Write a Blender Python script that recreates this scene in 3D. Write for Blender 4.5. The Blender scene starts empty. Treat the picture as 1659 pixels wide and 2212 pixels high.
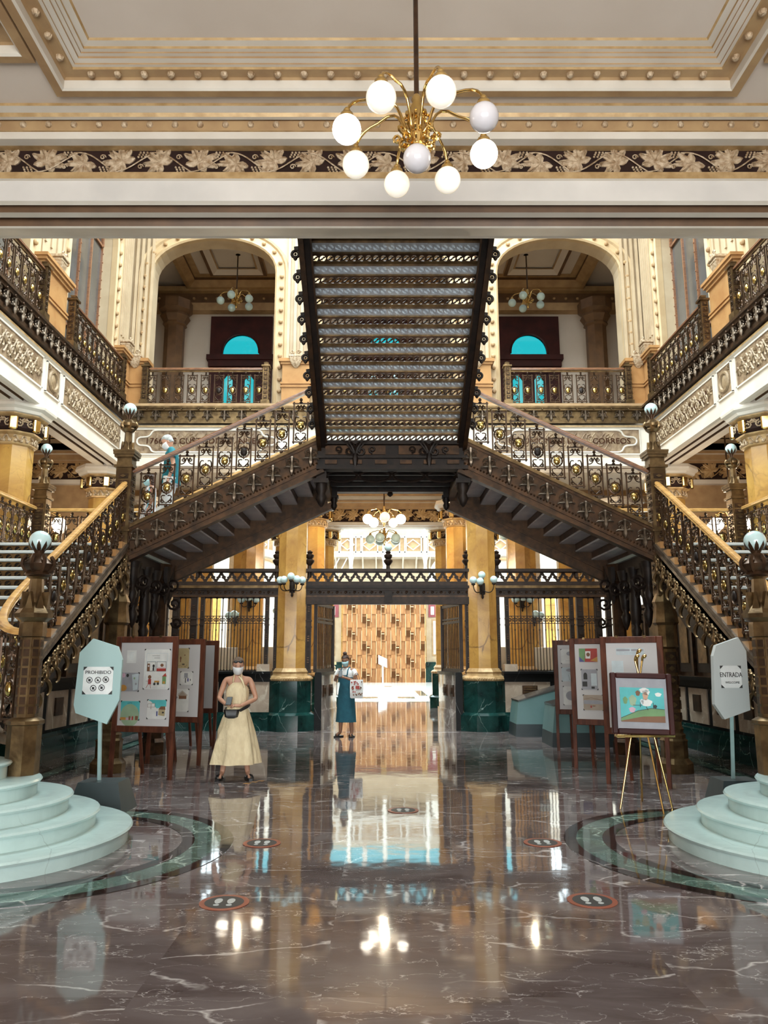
import bpy, bmesh, math, random
from mathutils import Vector, Matrix
random.seed(7)
R=math.radians; PI=math.pi
sin,cos=math.sin,math.cos
sc=bpy.context.scene; COL=sc.collection

# ---------------- camera, world, lights, exposure ----------------
cd=bpy.data.cameras.new('camera'); cam=bpy.data.objects.new('camera',cd); COL.objects.link(cam)
PITCH=math.atan(314/1661.)
cam.location=(-.17,0,1.6); cam.rotation_euler=(PI/2+PITCH,0,0)
cd.sensor_fit='VERTICAL'; cd.sensor_height=24; cd.lens=24*1661./2212; cd.shift_x=9.5/2212
cd.clip_start=.05; cd.clip_end=400
sc.camera=cam
sc.view_settings.view_transform='Standard'; sc.view_settings.look='None'
sc.view_settings.exposure=0.0; sc.view_settings.gamma=1.0
try: sc.view_settings.use_curve_mapping=False
except Exception: pass
w=bpy.data.worlds.new('sky'); sc.world=w; w.use_nodes=True
bg=w.node_tree.nodes['Background']; bg.inputs[0].default_value=(.80,.95,1,1); bg.inputs[1].default_value=8.0
sc.cycles.max_bounces=7; sc.cycles.diffuse_bounces=4; sc.cycles.glossy_bounces=4
sc.cycles.transparent_max_bounces=12; sc.cycles.use_denoising=True
sc.cycles.caustics_reflective=False; sc.cycles.caustics_refractive=False
try: sc.cycles.sample_clamp_indirect=6
except Exception: pass
def area(name,loc,rot,sx,sy,power,col):
    l=bpy.data.lights.new(name,'AREA'); l.shape='RECTANGLE'; l.size=sx; l.size_y=sy; l.energy=power; l.color=col
    o=bpy.data.objects.new(name,l); COL.objects.link(o); o.location=loc; o.rotation_euler=rot; return o
area('skylight_daylight',(0,12.6,14.6),(0,0,0),10,9,3700,(.82,.96,1))          # glass roof over the stairs
area('entrance_fill',(0,-4.6,2.2),(R(120),0,0),9,3.6,700,(1,.85,.74))        # added warm fill lamp in the unseen entrance opening behind the camera
for s in (-1,1): area('gallery_area_light',(s*9.8,12,4.6),(0,R(s*90),0),3,9,110,(1,.85,.66))  # warm area lights by the side aisle walls, facing the stairs
def bulb(loc,p,col=(1,.84,.6)):
    l=bpy.data.lights.new('lamp_light','POINT'); l.energy=p; l.color=col; l.shadow_soft_size=.06
    o=bpy.data.objects.new('lamp_light',l); COL.objects.link(o); o.location=loc
for q in (-3.6,-.05,3.6): bulb((q,20.3,5.0),330)      # the hall chandeliers behind the gate
for q in (-7.55,7.55): bulb((q,16.5,4.2),90)            # the aisle chandeliers
bulb((.095,4.87,5.3),22)
area('upper_hall_area_light',(0,20.2,12.6),(0,0,0),12,2.6,22,(.9,.97,1))  # area light below the upstairs ceiling, facing down

# ---------------- mesh helpers ----------------
class MB:
    def __init__(s): s.v=[]; s.f=[]; s.m=[]; s.cm=0
    def mat(s,i): s.cm=i; return s
    def add(s,vs,fs):
        o=len(s.v); s.v.extend([tuple(p) for p in vs]); s.f.extend([tuple(i+o for i in f) for f in fs]); s.m.extend([s.cm]*len(fs)); return s
    def merge(s,o,M=None,mat=None):
        vs=[tuple(M@Vector(p)) for p in o.v] if M is not None else o.v
        k=len(s.v); s.v.extend(vs); s.f.extend([tuple(i+k for i in f) for f in o.f]); s.m.extend(o.m if mat is None else [mat]*len(o.f)); return s
    def box(s,x0,x1,y0,y1,z0,z1):
        return s.add([(x0,y0,z0),(x1,y0,z0),(x1,y1,z0),(x0,y1,z0),(x0,y0,z1),(x1,y0,z1),(x1,y1,z1),(x0,y1,z1)],
          [(0,3,2,1),(4,5,6,7),(0,1,5,4),(1,2,6,5),(2,3,7,6),(3,0,4,7)])
    def bbox(s,x0,x1,y0,y1,z0,z1,b=.01):   # chamfered box (vertical & top edges)
        A=[(x0+b,y0),(x1-b,y0),(x1,y0+b),(x1,y1-b),(x1-b,y1),(x0+b,y1),(x0,y1-b),(x0,y0+b)]
        c=((x0+x1)/2,(y0+y1)/2)
        def ins(P): return [(p[0]+(b if p[0]<c[0] else -b),p[1]+(b if p[1]<c[1] else -b)) for p in P]
        L=[ins(A),A,A,ins(A)]; Z=[z0,z0+b,z1-b,z1]
        vs=[(p[0],p[1],z) for P,z in zip(L,Z) for p in P]; fs=[]
        for k in range(3):
            for i in range(8): j=(i+1)%8; fs.append((k*8+i,k*8+j,k*8+8+j,k*8+8+i))
        fs.append(tuple(range(7,-1,-1))); fs.append(tuple(range(24,32))); return s.add(vs,fs)
    def bar(s,p,q,w,h,up=(0,0,1)):         # rectangular bar between points
        p=Vector(p); q=Vector(q); d=(q-p); 
        if d.length<1e-6: return s
        d.normalize(); u=Vector(up)
        if abs(d.dot(u))>.98: u=Vector((0,1,0))
        a=d.cross(u).normalized(); b=a.cross(d).normalized()
        vs=[c+a*(i*w/2)+b*(j*h/2) for c in (p,q) for i,j in ((-1,-1),(1,-1),(1,1),(-1,1))]
        return s.add(vs,[(3,2,1,0),(4,5,6,7),(0,1,5,4),(1,2,6,5),(2,3,7,6),(3,0,4,7)])
    def lathe(s,prof,c=(0,0,0),n=16,ph=0,cap=True,sx=1,sy=1):
        vs=[];fs=[];m=len(prof)
        for r,z in prof:
            for i in range(n):
                a=ph+2*PI*i/n; vs.append((c[0]+r*sx*cos(a),c[1]+r*sy*sin(a),c[2]+z))
        for k in range(m-1):
            for i in range(n): j=(i+1)%n; fs.append((k*n+i,k*n+j,(k+1)*n+j,(k+1)*n+i))
        if cap:
            fs.append(tuple(range(n-1,-1,-1))); fs.append(tuple(range((m-1)*n,m*n)))
        return s.add(vs,fs)
    def loft(s,rings,cap=True):
        n=len(rings[0]); vs=[p for r in rings for p in r]; fs=[]
        for k in range(len(rings)-1):
            for i in range(n): j=(i+1)%n; fs.append((k*n+i,k*n+j,(k+1)*n+j,(k+1)*n+i))
        if cap: fs.append(tuple(range(n-1,-1,-1))); fs.append(tuple(range((len(rings)-1)*n,len(rings)*n)))
        return s.add(vs,fs)
    def tube(s,pts,r,n=6,closed=False,flat=1.0,up=None):
        P=[Vector(p) for p in pts]; m=len(P)
        rs=r if isinstance(r,(list,tuple)) else [r]*m
        rings=[]; pu=None
        for i in range(m):
            a=P[(i-1)%m] if (closed or i>0) else P[i]; b=P[(i+1)%m] if (closed or i<m-1) else P[i]
            t=(b-a); t=t.normalized() if t.length>1e-9 else Vector((0,0,1))
            u=Vector(up) if up else (pu if pu is not None else (Vector((0,0,1)) if abs(t.z)<.9 else Vector((0,1,0))))
            x=t.cross(u)
            if x.length<1e-6: x=t.cross(Vector((1,0,0)))
            x.normalize(); y=x.cross(t).normalized(); pu=y
            rings.append([P[i]+x*(rs[i]*cos(2*PI*k/n))+y*(rs[i]*flat*sin(2*PI*k/n)) for k in range(n)])
        if closed:
            vs=[p for r_ in rings for p in r_]; fs=[]
            for k in range(m):
                for i in range(n): j=(i+1)%n; k2=(k+1)%m; fs.append((k*n+i,k*n+j,k2*n+j,k2*n+i))
            return s.add(vs,fs)
        return s.loft(rings)
    def sph(s,c,r,n=12,m=8,sx=1,sy=1,sz=1):
        vs=[(c[0],c[1],c[2]-r*sz)];fs=[]
        for k in range(1,m):
            a=-PI/2+PI*k/m
            for i in range(n): b=2*PI*i/n; vs.append((c[0]+r*sx*cos(a)*cos(b),c[1]+r*sy*cos(a)*sin(b),c[2]+r*sz*sin(a)))
        vs.append((c[0],c[1],c[2]+r*sz)); T=len(vs)-1
        for i in range(n): j=(i+1)%n; fs.append((0,1+j,1+i)); fs.append((T,T-n+i,T-n+j))
        for k in range(m-2):
            for i in range(n): j=(i+1)%n; fs.append((1+k*n+i,1+k*n+j,1+(k+1)*n+j,1+(k+1)*n+i))
        return s.add(vs,fs)
    def prism(s,pts,a,b,ax='y'):           # outline extruded along ax from a to b
        n=len(pts)
        def mk(p,t): return {'y':(p[0],t,p[1]),'x':(t,p[0],p[1]),'z':(p[0],p[1],t)}[ax]
        vs=[mk(p,a) for p in pts]+[mk(p,b) for p in pts]
        fs=[(i,(i+1)%n,n+(i+1)%n,n+i) for i in range(n)]+[tuple(range(n-1,-1,-1)),tuple(range(n,2*n))]
        return s.add(vs,fs)
    def torus(s,c,R_,r,ax='y',n=20,m=6,a0=0,a1=2*PI):
        full=abs(a1-a0-2*PI)<1e-6; k=n if full else n+1; pts=[]
        for i in range(k):
            a=a0+(a1-a0)*i/n; x,y=R_*cos(a),R_*sin(a)
            pts.append({'y':(c[0]+x,c[1],c[2]+y),'x':(c[0],c[1]+x,c[2]+y),'z':(c[0]+x,c[1]+y,c[2])}[ax])
        up={'y':(0,1,0),'x':(1,0,0),'z':(0,0,1)}[ax]
        return s.tube(pts,r,m,closed=full,up=up)
    def xf(s,M): s.v=[tuple(M@Vector(p)) for p in s.v]; return s
    def build(s,name,mats,parent=None,ang=35,local=False,**kw):
        off=Vector((0,0,0)); q=parent
        if not local:
            while q is not None: off+=q.location; q=q.parent
        me=bpy.data.meshes.new(name)
        me.from_pydata([(p[0]-off[0],p[1]-off[1],p[2]-off[2]) for p in s.v],[],s.f)
        if not isinstance(mats,(list,tuple)): mats=[mats]
        for m_ in mats: me.materials.append(m_)
        me.polygons.foreach_set('material_index',s.m)
        b=bmesh.new(); b.from_mesh(me); bmesh.ops.recalc_face_normals(b,faces=b.faces); b.to_mesh(me); b.free()
        me.polygons.foreach_set('use_smooth',[True]*len(me.polygons))
        try: me.set_sharp_from_angle(angle=R(ang))
        except Exception: pass
        o=bpy.data.objects.new(name,me); COL.objects.link(o)
        if parent is not None: o.parent=parent
        for k,v_ in kw.items(): o[k]=v_
        return o
def thing(name,label,cat,loc=(0,0,0),rz=0,group=None):
    o=bpy.data.objects.new(name,None); COL.objects.link(o); o.location=loc; o.rotation_euler=(0,0,rz)
    o['label']=label; o['category']=cat
    if group: o['group']=group
    o.empty_display_size=.1
    return o
def tag(o,label,cat,group=None,kind=None):
    o['label']=label; o['category']=cat
    if group: o['group']=group
    if kind: o['kind']=kind
    return o
def S(o): o['kind']='structure'; return o
def copytree(o,parent=None):
    c=o.copy(); COL.objects.link(c)
    if parent is not None: c.parent=parent
    for ch in [q for q in o.children]: copytree(ch,c)
    return c
def dup(o,loc=None,rz=None,label=None,group=None,scale=None):
    c=copytree(o)
    if loc is not None: c.location=loc
    if rz is not None: c.rotation_euler=(0,0,rz)
    if scale is not None: c.scale=scale
    if label: c['label']=label
    if group: c['group']=group
    return c
def mirror(o,label,dx=0):
    l=o.location; return dup(o,loc=(-l[0]+dx,l[1],l[2]),rz=-o.rotation_euler[2],label=label,scale=(-1,1,1))
def inst(src,parent,loc,rz=0,name=None,sc_=None):   # extra part sharing a part's mesh, loc in parent space
    c=src.copy(); COL.objects.link(c); c.parent=parent; c.location=loc; c.rotation_euler=(0,0,rz)
    if sc_ is not None: c.scale=sc_
    for ch in src.children:
        d=ch.copy(); COL.objects.link(d); d.parent=c
    return c
def spiral(cx,cz,r0,r1,a0,turns,n=14,y=0):
    return [(cx+(r0+(r1-r0)*t)*cos(a0+turns*2*PI*t),y,cz+(r0+(r1-r0)*t)*sin(a0+turns*2*PI*t)) for t in [i/n for i in range(n+1)]]
def bez(p0,p1,p2,p3,n=10):
    out=[]
    for i in range(n+1):
        t=i/n; a=(1-t)**3; b=3*t*(1-t)**2; c=3*t*t*(1-t); d=t**3
        out.append(tuple(a*p0[k]+b*p1[k]+c*p2[k]+d*p3[k] for k in range(3)))
    return out
def text(s_,size,mat_,loc,rot,parent=None,name='lettering',ext=.002,align='CENTER',sx=1,shear=0):
    cu=bpy.data.curves.new(name,'FONT'); cu.body=s_; cu.size=size; cu.extrude=ext; cu.align_x=align; cu.align_y='CENTER'; cu.shear=shear; cu.resolution_u=4
    o=bpy.data.objects.new(name,cu); COL.objects.link(o)
    dg=bpy.context.evaluated_depsgraph_get(); me=bpy.data.meshes.new_from_object(o.evaluated_get(dg)); bpy.data.objects.remove(o)
    M=Matrix.LocRotScale(Vector(loc),__import__('mathutils').Euler(rot),Vector((sx,1,1))); me.transform(M)
    me.materials.clear(); me.materials.append(mat_)
    o=bpy.data.objects.new(name,me); COL.objects.link(o)
    if parent is not None:
        o.parent=parent; off=Vector((0,0,0)); q=parent
        while q is not None: off+=q.location; q=q.parent
        me.transform(Matrix.Translation(-off))
    return o

# ---------------- materials ----------------
def N(nt,t,**kw):
    n=nt.nodes.new(t)
    for k,v in kw.items(): setattr(n,k,v)
    return n
def rgb(c): return (c[0],c[1],c[2],1)
def mat(name,col,rough=.5,metal=0,col2=None,scale=6,bump=0,bscale=None,stretch=None,spec=None,coat=0,emit=None,es=0,alpha=None,contrast=(.35,.65)):
    m=bpy.data.materials.new(name); m.use_nodes=True; nt=m.node_tree; b=nt.nodes['Principled BSDF']
    b.inputs['Base Color'].default_value=rgb(col); b.inputs['Roughness'].default_value=rough; b.inputs['Metallic'].default_value=metal
    if spec is not None: b.inputs['Specular IOR Level'].default_value=spec
    if coat: b.inputs['Coat Weight'].default_value=coat; b.inputs['Coat Roughness'].default_value=.06
    if emit: b.inputs['Emission Color'].default_value=rgb(emit); b.inputs['Emission Strength'].default_value=es
    tc=N(nt,'ShaderNodeTexCoord'); mp=N(nt,'ShaderNodeMapping'); nt.links.new(tc.outputs['Object'],mp.inputs[0])
    if stretch: mp.inputs['Scale'].default_value=stretch
    if col2 is None: col2=tuple(c*.82 for c in col)
    no=N(nt,'ShaderNodeTexNoise'); no.inputs['Scale'].default_value=scale; no.inputs['Detail'].default_value=6; nt.links.new(mp.outputs[0],no.inputs[0])
    cr=N(nt,'ShaderNodeValToRGB'); cr.color_ramp.elements[0].position=contrast[0]; cr.color_ramp.elements[1].position=contrast[1]
    cr.color_ramp.elements[0].color=rgb(col2); cr.color_ramp.elements[1].color=rgb(col)
    nt.links.new(no.outputs[0],cr.inputs[0]); nt.links.new(cr.outputs[0],b.inputs['Base Color'])
    if bump:
        n2=N(nt,'ShaderNodeTexNoise'); n2.inputs['Scale'].default_value=bscale or scale*4; n2.inputs['Detail'].default_value=4; nt.links.new(mp.outputs[0],n2.inputs[0])
        bp=N(nt,'ShaderNodeBump'); bp.inputs['Strength'].default_value=bump; bp.inputs['Distance'].default_value=.02
        nt.links.new(n2.outputs[0],bp.inputs['Height']); nt.links.new(bp.outputs[0],b.inputs['Normal'])
    return m
def marble(name,base,dark,vein,scale=1.2,rough=.08,vw=.035,vs=1.4,tile=None,bump=0,coords='Object',v2=.55,spec=None,wav=0,stretch=None):
    """cloudy ground with warped bright veins at two sizes"""
    m=bpy.data.materials.new(name); m.use_nodes=True; nt=m.node_tree; b=nt.nodes['Principled BSDF']; L=nt.links.new
    b.inputs['Roughness'].default_value=rough
    if spec is not None: b.inputs['Specular IOR Level'].default_value=spec
    tc=N(nt,'ShaderNodeTexCoord'); mp=N(nt,'ShaderNodeMapping'); L(tc.outputs[coords],mp.inputs[0])
    mp.inputs['Rotation'].default_value=(.2,.3,.5)
    vec=mp.outputs[0]
    if stretch: mp.inputs['Scale'].default_value=stretch; mp.inputs['Rotation'].default_value=(0,0,.25)
    if tile:   # shift the pattern per slab so that slabs differ
        vo=N(nt,'ShaderNodeTexVoronoi'); vo.feature='F1'; vo.distance='CHEBYCHEV'; vo.inputs['Scale'].default_value=1/tile; vo.inputs['Randomness'].default_value=0
        L(tc.outputs[coords],vo.inputs[0])
        ad=N(nt,'ShaderNodeVectorMath',operation='MULTIPLY_ADD'); ad.inputs[1].default_value=(7,7,7); L(vo.outputs['Color'],ad.inputs[0]); L(mp.outputs[0],ad.inputs[2]); vec=ad.outputs[0]
    n1=N(nt,'ShaderNodeTexNoise'); n1.inputs['Scale'].default_value=scale; n1.inputs['Detail'].default_value=7; n1.inputs['Roughness'].default_value=.6; n1.inputs['Distortion'].default_value=.8; L(vec,n1.inputs[0])
    cr=N(nt,'ShaderNodeValToRGB'); cr.color_ramp.elements[0].position=.32; cr.color_ramp.elements[1].position=.68
    cr.color_ramp.elements[0].color=rgb(dark); cr.color_ramp.elements[1].color=rgb(base); L(n1.outputs[0],cr.inputs[0])
    col=cr.outputs[0]
    for k,(sc_,wd,st) in enumerate(((vs,vw,1.0),(vs*2.7,vw*.8,v2))):
        wn=N(nt,'ShaderNodeTexNoise'); wn.inputs['Scale'].default_value=sc_*1.3; wn.inputs['Detail'].default_value=5; L(vec,wn.inputs[0])
        mx=N(nt,'ShaderNodeMix',data_type='VECTOR'); mx.inputs[0].default_value=.28; L(vec,mx.inputs[4]); L(wn.outputs['Color'],mx.inputs[5])
        vo=N(nt,'ShaderNodeTexVoronoi'); vo.feature='DISTANCE_TO_EDGE'; vo.inputs['Scale'].default_value=sc_; L(mx.outputs[1],vo.inputs[0])
        r2=N(nt,'ShaderNodeValToRGB'); r2.color_ramp.elements[0].position=0; r2.color_ramp.elements[1].position=wd
        r2.color_ramp.elements[0].color=(1,1,1,1); r2.color_ramp.elements[1].color=(0,0,0,1); L(vo.outputs['Distance'],r2.inputs[0])
        n3=N(nt,'ShaderNodeTexNoise'); n3.inputs['Scale'].default_value=sc_*1.1; n3.inputs['Detail'].default_value=3; L(vec,n3.inputs[0])
        r3=N(nt,'ShaderNodeMapRange'); r3.inputs[1].default_value=.43; r3.inputs[2].default_value=.60; r3.inputs[4].default_value=st; L(n3.outputs[0],r3.inputs[0])
        mu=N(nt,'ShaderNodeMath',operation='MULTIPLY'); L(r2.outputs[0],mu.inputs[0]); L(r3.outputs[0],mu.inputs[1])
        mc=N(nt,'ShaderNodeMix',data_type='RGBA'); mc.inputs[7].default_value=rgb(vein); L(mu.outputs[0],mc.inputs[0]); L(col,mc.inputs[6]); col=mc.outputs[2]
    L(col,b.inputs['Base Color'])
    if wav:   # gentle unevenness of polished slabs, each slab tilted a hair
        n4=N(nt,'ShaderNodeTexNoise'); n4.inputs['Scale'].default_value=2.6; n4.inputs['Detail'].default_value=2; L(tc.outputs[coords],n4.inputs[0])
        bp=N(nt,'ShaderNodeBump'); bp.inputs['Strength'].default_value=wav; bp.inputs['Distance'].default_value=.004; L(n4.outputs[0],bp.inputs['Height']); L(bp.outputs[0],b.inputs['Normal'])
    return m
def glassy(name,col,tr=.8,rough=.05):
    m=bpy.data.materials.new(name); m.use_nodes=True; nt=m.node_tree; nt.nodes.clear(); L=nt.links.new
    o=N(nt,'ShaderNodeOutputMaterial'); t=N(nt,'ShaderNodeBsdfTransparent'); g=N(nt,'ShaderNodeBsdfGlossy'); mx=N(nt,'ShaderNodeMixShader')
    t.inputs[0].default_value=rgb(col); g.inputs['Roughness'].default_value=rough; mx.inputs[0].default_value=1-tr
    L(t.outputs[0],mx.inputs[1]); L(g.outputs[0],mx.inputs[2]); L(mx.outputs[0],o.inputs[0]); return m
IRON=mat('bronzed_iron',(.085,.042,.020),.38,.65,(.035,.02,.012),9,.08,40)
IRONL=mat('bronzed_iron_worn',(.23,.15,.072),.33,.85,(.10,.062,.03),7,.08,30)
IRONP=mat('grey_bronze_iron',(.20,.15,.11),.32,.8,(.10,.075,.055),8,.15,30)
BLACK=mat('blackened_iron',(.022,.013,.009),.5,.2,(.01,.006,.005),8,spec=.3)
BRASS=mat('polished_brass',(.78,.55,.22),.14,1,(.6,.4,.14),5)
GILT=mat('gilded_plaster',(.52,.35,.17),.45,.2,(.36,.22,.09),9,.1,50)
ARCHM=mat('ochre_archivolt_plaster',(.52,.375,.215),.55,0,(.44,.30,.16),2)
OAK=mat('golden_oak',(.63,.36,.12),.28,0,(.42,.21,.06),3,.1,30,stretch=(3,1,14),coat=.4)
OAKD=mat('brown_oak',(.27,.12,.055),.3,0,(.15,.06,.03),3,.1,30,stretch=(3,3,14),coat=.3)
CREAM=mat('cream_plaster',(.49,.375,.245),.6,0,(.42,.31,.195),2)
CEIL=mat('ceiling_plaster',(.66,.57,.49),.7,0,(.61,.52,.44),1.2)
WHITE=mat('white_plaster',(.68,.62,.54),.5,0,(.60,.54,.46),2)
BLUEW=mat('pale_marbled_plaster',(.68,.64,.60),.35,0,(.58,.55,.52),1.6)
TAN=mat('tan_plaster',(.42,.27,.13),.55,0,(.32,.19,.09),4)
RELF=mat('brown_gilt_relief',(.33,.235,.135),.5,.1,(.2,.13,.07),14)
MEDB=mat('dull_brass',(.50,.36,.13),.2,1,(.36,.25,.08),9)
TAND=mat('dark_tan_paint',(.15,.075,.032),.5,0,(.10,.05,.022),4)
OCHRE=marble('ochre_scagliola',(.46,.25,.10),(.33,.16,.06),(.38,.2,.08),1.6,.22,.02,1.3)
YEL=marble('yellow_marble',(.58,.335,.085),(.34,.165,.045),(.16,.08,.03),1.5,.18,.02,1.2,v2=.4)
GREENM=marble('dark_green_marble',(.012,.055,.048),(.003,.012,.011),(.25,.35,.32),2.2,.1,.006,1.9,v2=.15,spec=.3)
BLACKM=marble('black_marble',(.012,.012,.012),(.005,.005,.005),(.2,.2,.2),1.2,.3,.004,1.1,v2=.1,spec=.06)
BEIGEM=marble('beige_marble',(.5,.40,.31),(.33,.25,.19),(.7,.62,.5),1.6,.12,.03,1.6)
GREYM=marble('grey_marble',(.30,.27,.26),(.17,.15,.145),(.6,.6,.6),1.6,.08,.03,1.6)
GLASSTR=marble('pale_tread_marble',(.62,.65,.70),(.45,.48,.54),(.7,.7,.7),2,.12,.02,1.5)
WHITEM=marble('white_step_marble',(.50,.635,.615),(.38,.49,.475),(.33,.40,.39),1.8,.25,.004,1.2,v2=.1)
TREADM=marble('stair_tread_marble',(.55,.57,.56),(.42,.44,.43),(.35,.35,.35),1.8,.25,.004,1.2,v2=.1)
SCR=mat('dark_screen_ironwork',(.030,.016,.010),.45,.3,(.015,.008,.005),9,.1,40,spec=.35)
FLOOR=marble('floor_marble',(.20,.168,.166),(.085,.062,.06),(.60,.565,.555),1.3,.05,.021,2.3,tile=.9,v2=.9,spec=.9,wav=.35,stretch=(.55,1.25,1))
FLOOR2=marble('patio_marble',(.8,.78,.74),(.7,.68,.65),(.5,.5,.5),1.1,.1,.01,1)
RINGG=marble('green_inlay_marble',(.12,.20,.17),(.045,.085,.07),(.45,.55,.48),3,.06,.04,3,wav=.3,spec=.9)
RINGB=marble('black_inlay_marble',(.03,.022,.022),(.012,.009,.009),(.5,.45,.45),2,.06,.01,1.5,wav=.3,spec=.9)
LEATHER=mat('leaf_plaster',(.58,.45,.31),.45,.1,(.30,.19,.1),22,.5,70)
FRBG=mat('dark_frieze_ground',(.028,.012,.009),.8,0,(.018,.008,.006),6,spec=.2)
FRP=mat('brown_relief_panel',(.30,.21,.125),.5,0,(.15,.09,.05),7,.9,16)
OPAL=mat('opal_glass',(.56,.73,.735),.12,0,(.52,.69,.70),2,coat=.5)
OPALN=mat('grey_opal_glass',(.62,.59,.62),.1,0,(.58,.55,.58),2,coat=.5)
LIT=mat('lit_opal_glass',(1,.95,.85),.3,0,emit=(1,.90,.74),es=6.5)
DIM=mat('softly_lit_opal_glass',(.85,.80,.72),.15,0,emit=(1,.90,.74),es=.62,coat=.5)
BOARDW=mat('red_brown_wood',(.13,.04,.02),.5,0,(.06,.018,.01),3,.1,30,stretch=(6,6,1.5),spec=.25)
PAPER=mat('pinboard_paper',(.60,.585,.59),.6,0,(.55,.535,.54),1)
GREYB=mat('painted_board',(.50,.53,.53),.5,0,(.48,.51,.51),1)
CYB=mat('pale_aqua_board',(.37,.52,.52),.5,0,(.35,.50,.50),1)
WSHEET=mat('white_sheet',(.82,.84,.84),.5)
INK=mat('black_ink',(.02,.02,.022),.5)
TEALG=mat('teal_painted_metal',(.13,.235,.235),.4,0,(.11,.21,.21),3)
SLATE=mat('dark_slate_base',(.035,.05,.055),.4)
CYANG=glassy('turquoise_glass',(.003,.075,.08),.9)
CYANG2=glassy('pale_turquoise_glass',(.10,.42,.45),.9)
DARKG=mat('dark_window_glass',(.13,.12,.11),.12,0,(.06,.054,.05),.5,spec=.7)
WOODP=mat('slatted_timber',(.40,.19,.062),.5,0,(.25,.10,.03),2.2,.1,20,stretch=(4,4,.5))
WOODP2=mat('dark_timber',(.10,.04,.014),.7,spec=.1)
MAROON=mat('maroon_paint',(.26,.05,.06),.5)
REDORN=mat('maroon_wood',(.055,.013,.011),.5,0,(.03,.008,.008),3,spec=.2)
def bx(name,mat_,*a,parent=None,b=0,**kw):
    m=MB(); (m.bbox(*a,b=b) if b else m.box(*a)); return m.build(name,mat_,parent,**kw)
# ================= STRUCTURE =================
S(bx('floor',FLOOR,-12,12,-5,29,-.2,0))
S(bx('floor',FLOOR2,-14,14,29,56,-.2,0))
S(bx('trim_1',RINGG,-12,12,28.8,29.0,0,.006))
for k,(x,y,w_,l_) in enumerate(((-1.55,37,.35,5),(1.7,36,.35,5),(3.0,37,.4,5.5),(-.6,31.9,.7,1.2),(.9,31.9,.7,1.2),(.3,44,.4,1))):
    S(bx('trim_2',RINGG,x-w_/2,x+w_/2,y-l_/2,y+l_/2,0,.005))
# ring inlays round the stair feet, and the straight inlay bands beside the counters
def annulus(c,r0,r1,z0,z1,n=72):
    m=MB(); vs=[];fs=[]
    for i in range(n):
        a=2*PI*i/n
        for r,z in ((r0,z0),(r1,z0),(r1,z1),(r0,z1)): vs.append((c[0]+r*cos(a),c[1]+r*sin(a),z))
    for i in range(n):
        j=(i+1)%n
        for k in range(4): l=(k+1)%4; fs.append((i*4+k,j*4+k,j*4+l,i*4+l))
    return m.add(vs,fs)
for s in (-1,1):
    c=(s*3.16,7.0)
    for r0,r1,mt,z in ((1.60,1.71,RINGB,.004),(1.37,1.60,RINGG,.003),(1.26,1.37,RINGB,.004)):
        S(annulus(c,r0,r1,-.01,z).build('trim_3',mt))
    for a,b,mt in ((4.62,4.70,RINGB),(4.70,4.88,RINGG),(4.88,4.96,RINGB)):
        S(bx('trim_4',mt,min(s*a,s*b),max(s*a,s*b),8.9,17.2,-.01,.004))
S(bx('trim_5',RINGB,-2.0,2.0,17.35,17.42,-.01,.003))

CZ=6.73
def strip(m,pts,mats_,xa,xb,ax='x'):
    for i in range(len(pts)-1):
        (a,b),(c,d)=pts[i],pts[i+1]; m.mat(mats_[i])
        if ax=='x': m.add([(xa,a,b),(xb,a,b),(xb,c,d),(xa,c,d)],[(0,1,2,3)])
        else: m.add([(a,xa,b),(a,xb,b),(c,xb,d),(c,xa,d)],[(0,1,2,3)])
def ringstrip(m,x0,x1,y0,y1,prof,mats_):
    for i in range(len(prof)-1):
        (a,za),(b,zb)=prof[i],prof[i+1]; m.mat(mats_[i])
        P=[(x0+a,y0+a,za),(x1-a,y0+a,za),(x1-a,y1-a,za),(x0+a,y1-a,za)]; Q=[(x0+b,y0+b,zb),(x1-b,y0+b,zb),(x1-b,y1-b,zb),(x0+b,y1-b,zb)]
        for k in range(4): j=(k+1)%4; m.add([P[k],P[j],Q[j],Q[k]],[(0,1,2,3)])
def stud(m,c,r,down=True,ax=None):
    m.sph(c,r,8,5)
# --- near ceiling with coffers ---
COF=[(-3.05,2.93+.1,-.9,6.17),(-9.4,-3.27,-.9,5.76),(3.28,9.6,-.9,5.76)]
m=MB()
xs=[-12]+[v for c_ in sorted(COF) for v in (c_[0]-.10,c_[1]+.10)]+[12]
m.mat(0)
def plane(x0,x1,y0,y1,z): m.add([(x0,y0,z),(x1,y0,z),(x1,y1,z),(x0,y1,z)],[(0,1,2,3)])
for i in range(0,len(xs)-1,2): plane(xs[i],xs[i+1],-5,6.5,CZ)
for c_ in COF: plane(c_[0]-.1,c_[1]+.1,-5,c_[2]-.1,CZ); plane(c_[0]-.1,c_[1]+.1,c_[3]+.1,6.5,CZ)
for c_ in COF:
    prof=[(-.10,CZ),(-.10,CZ-.04),(-.02,CZ-.045),(0,CZ-.03),(0,CZ+.05),(.02,CZ+.065),(.12,CZ+.06),(.12,CZ+.085),(.15,CZ+.085),(.15,CZ+.10),(.20,CZ+.105),(.20,CZ+.125),(.235,CZ+.125),(.235,CZ+.14),(.27,CZ+.14),(.27,CZ+.165),(.33,CZ+.17),(.345,CZ+.185)]
    ringstrip(m,c_[0],c_[1],c_[2],c_[3],prof,[3,3,1,1,2,2,4,1,3,1,3,1,3,1,4,1,4])
    m.mat(0); plane(c_[0]+.345,c_[1]-.345,c_[2]+.345,c_[3]-.345,CZ+.185)
S(m.build('ceiling',[CEIL,WHITE,TAN,TAN,GILT],ang=20))
m=MB()
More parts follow.
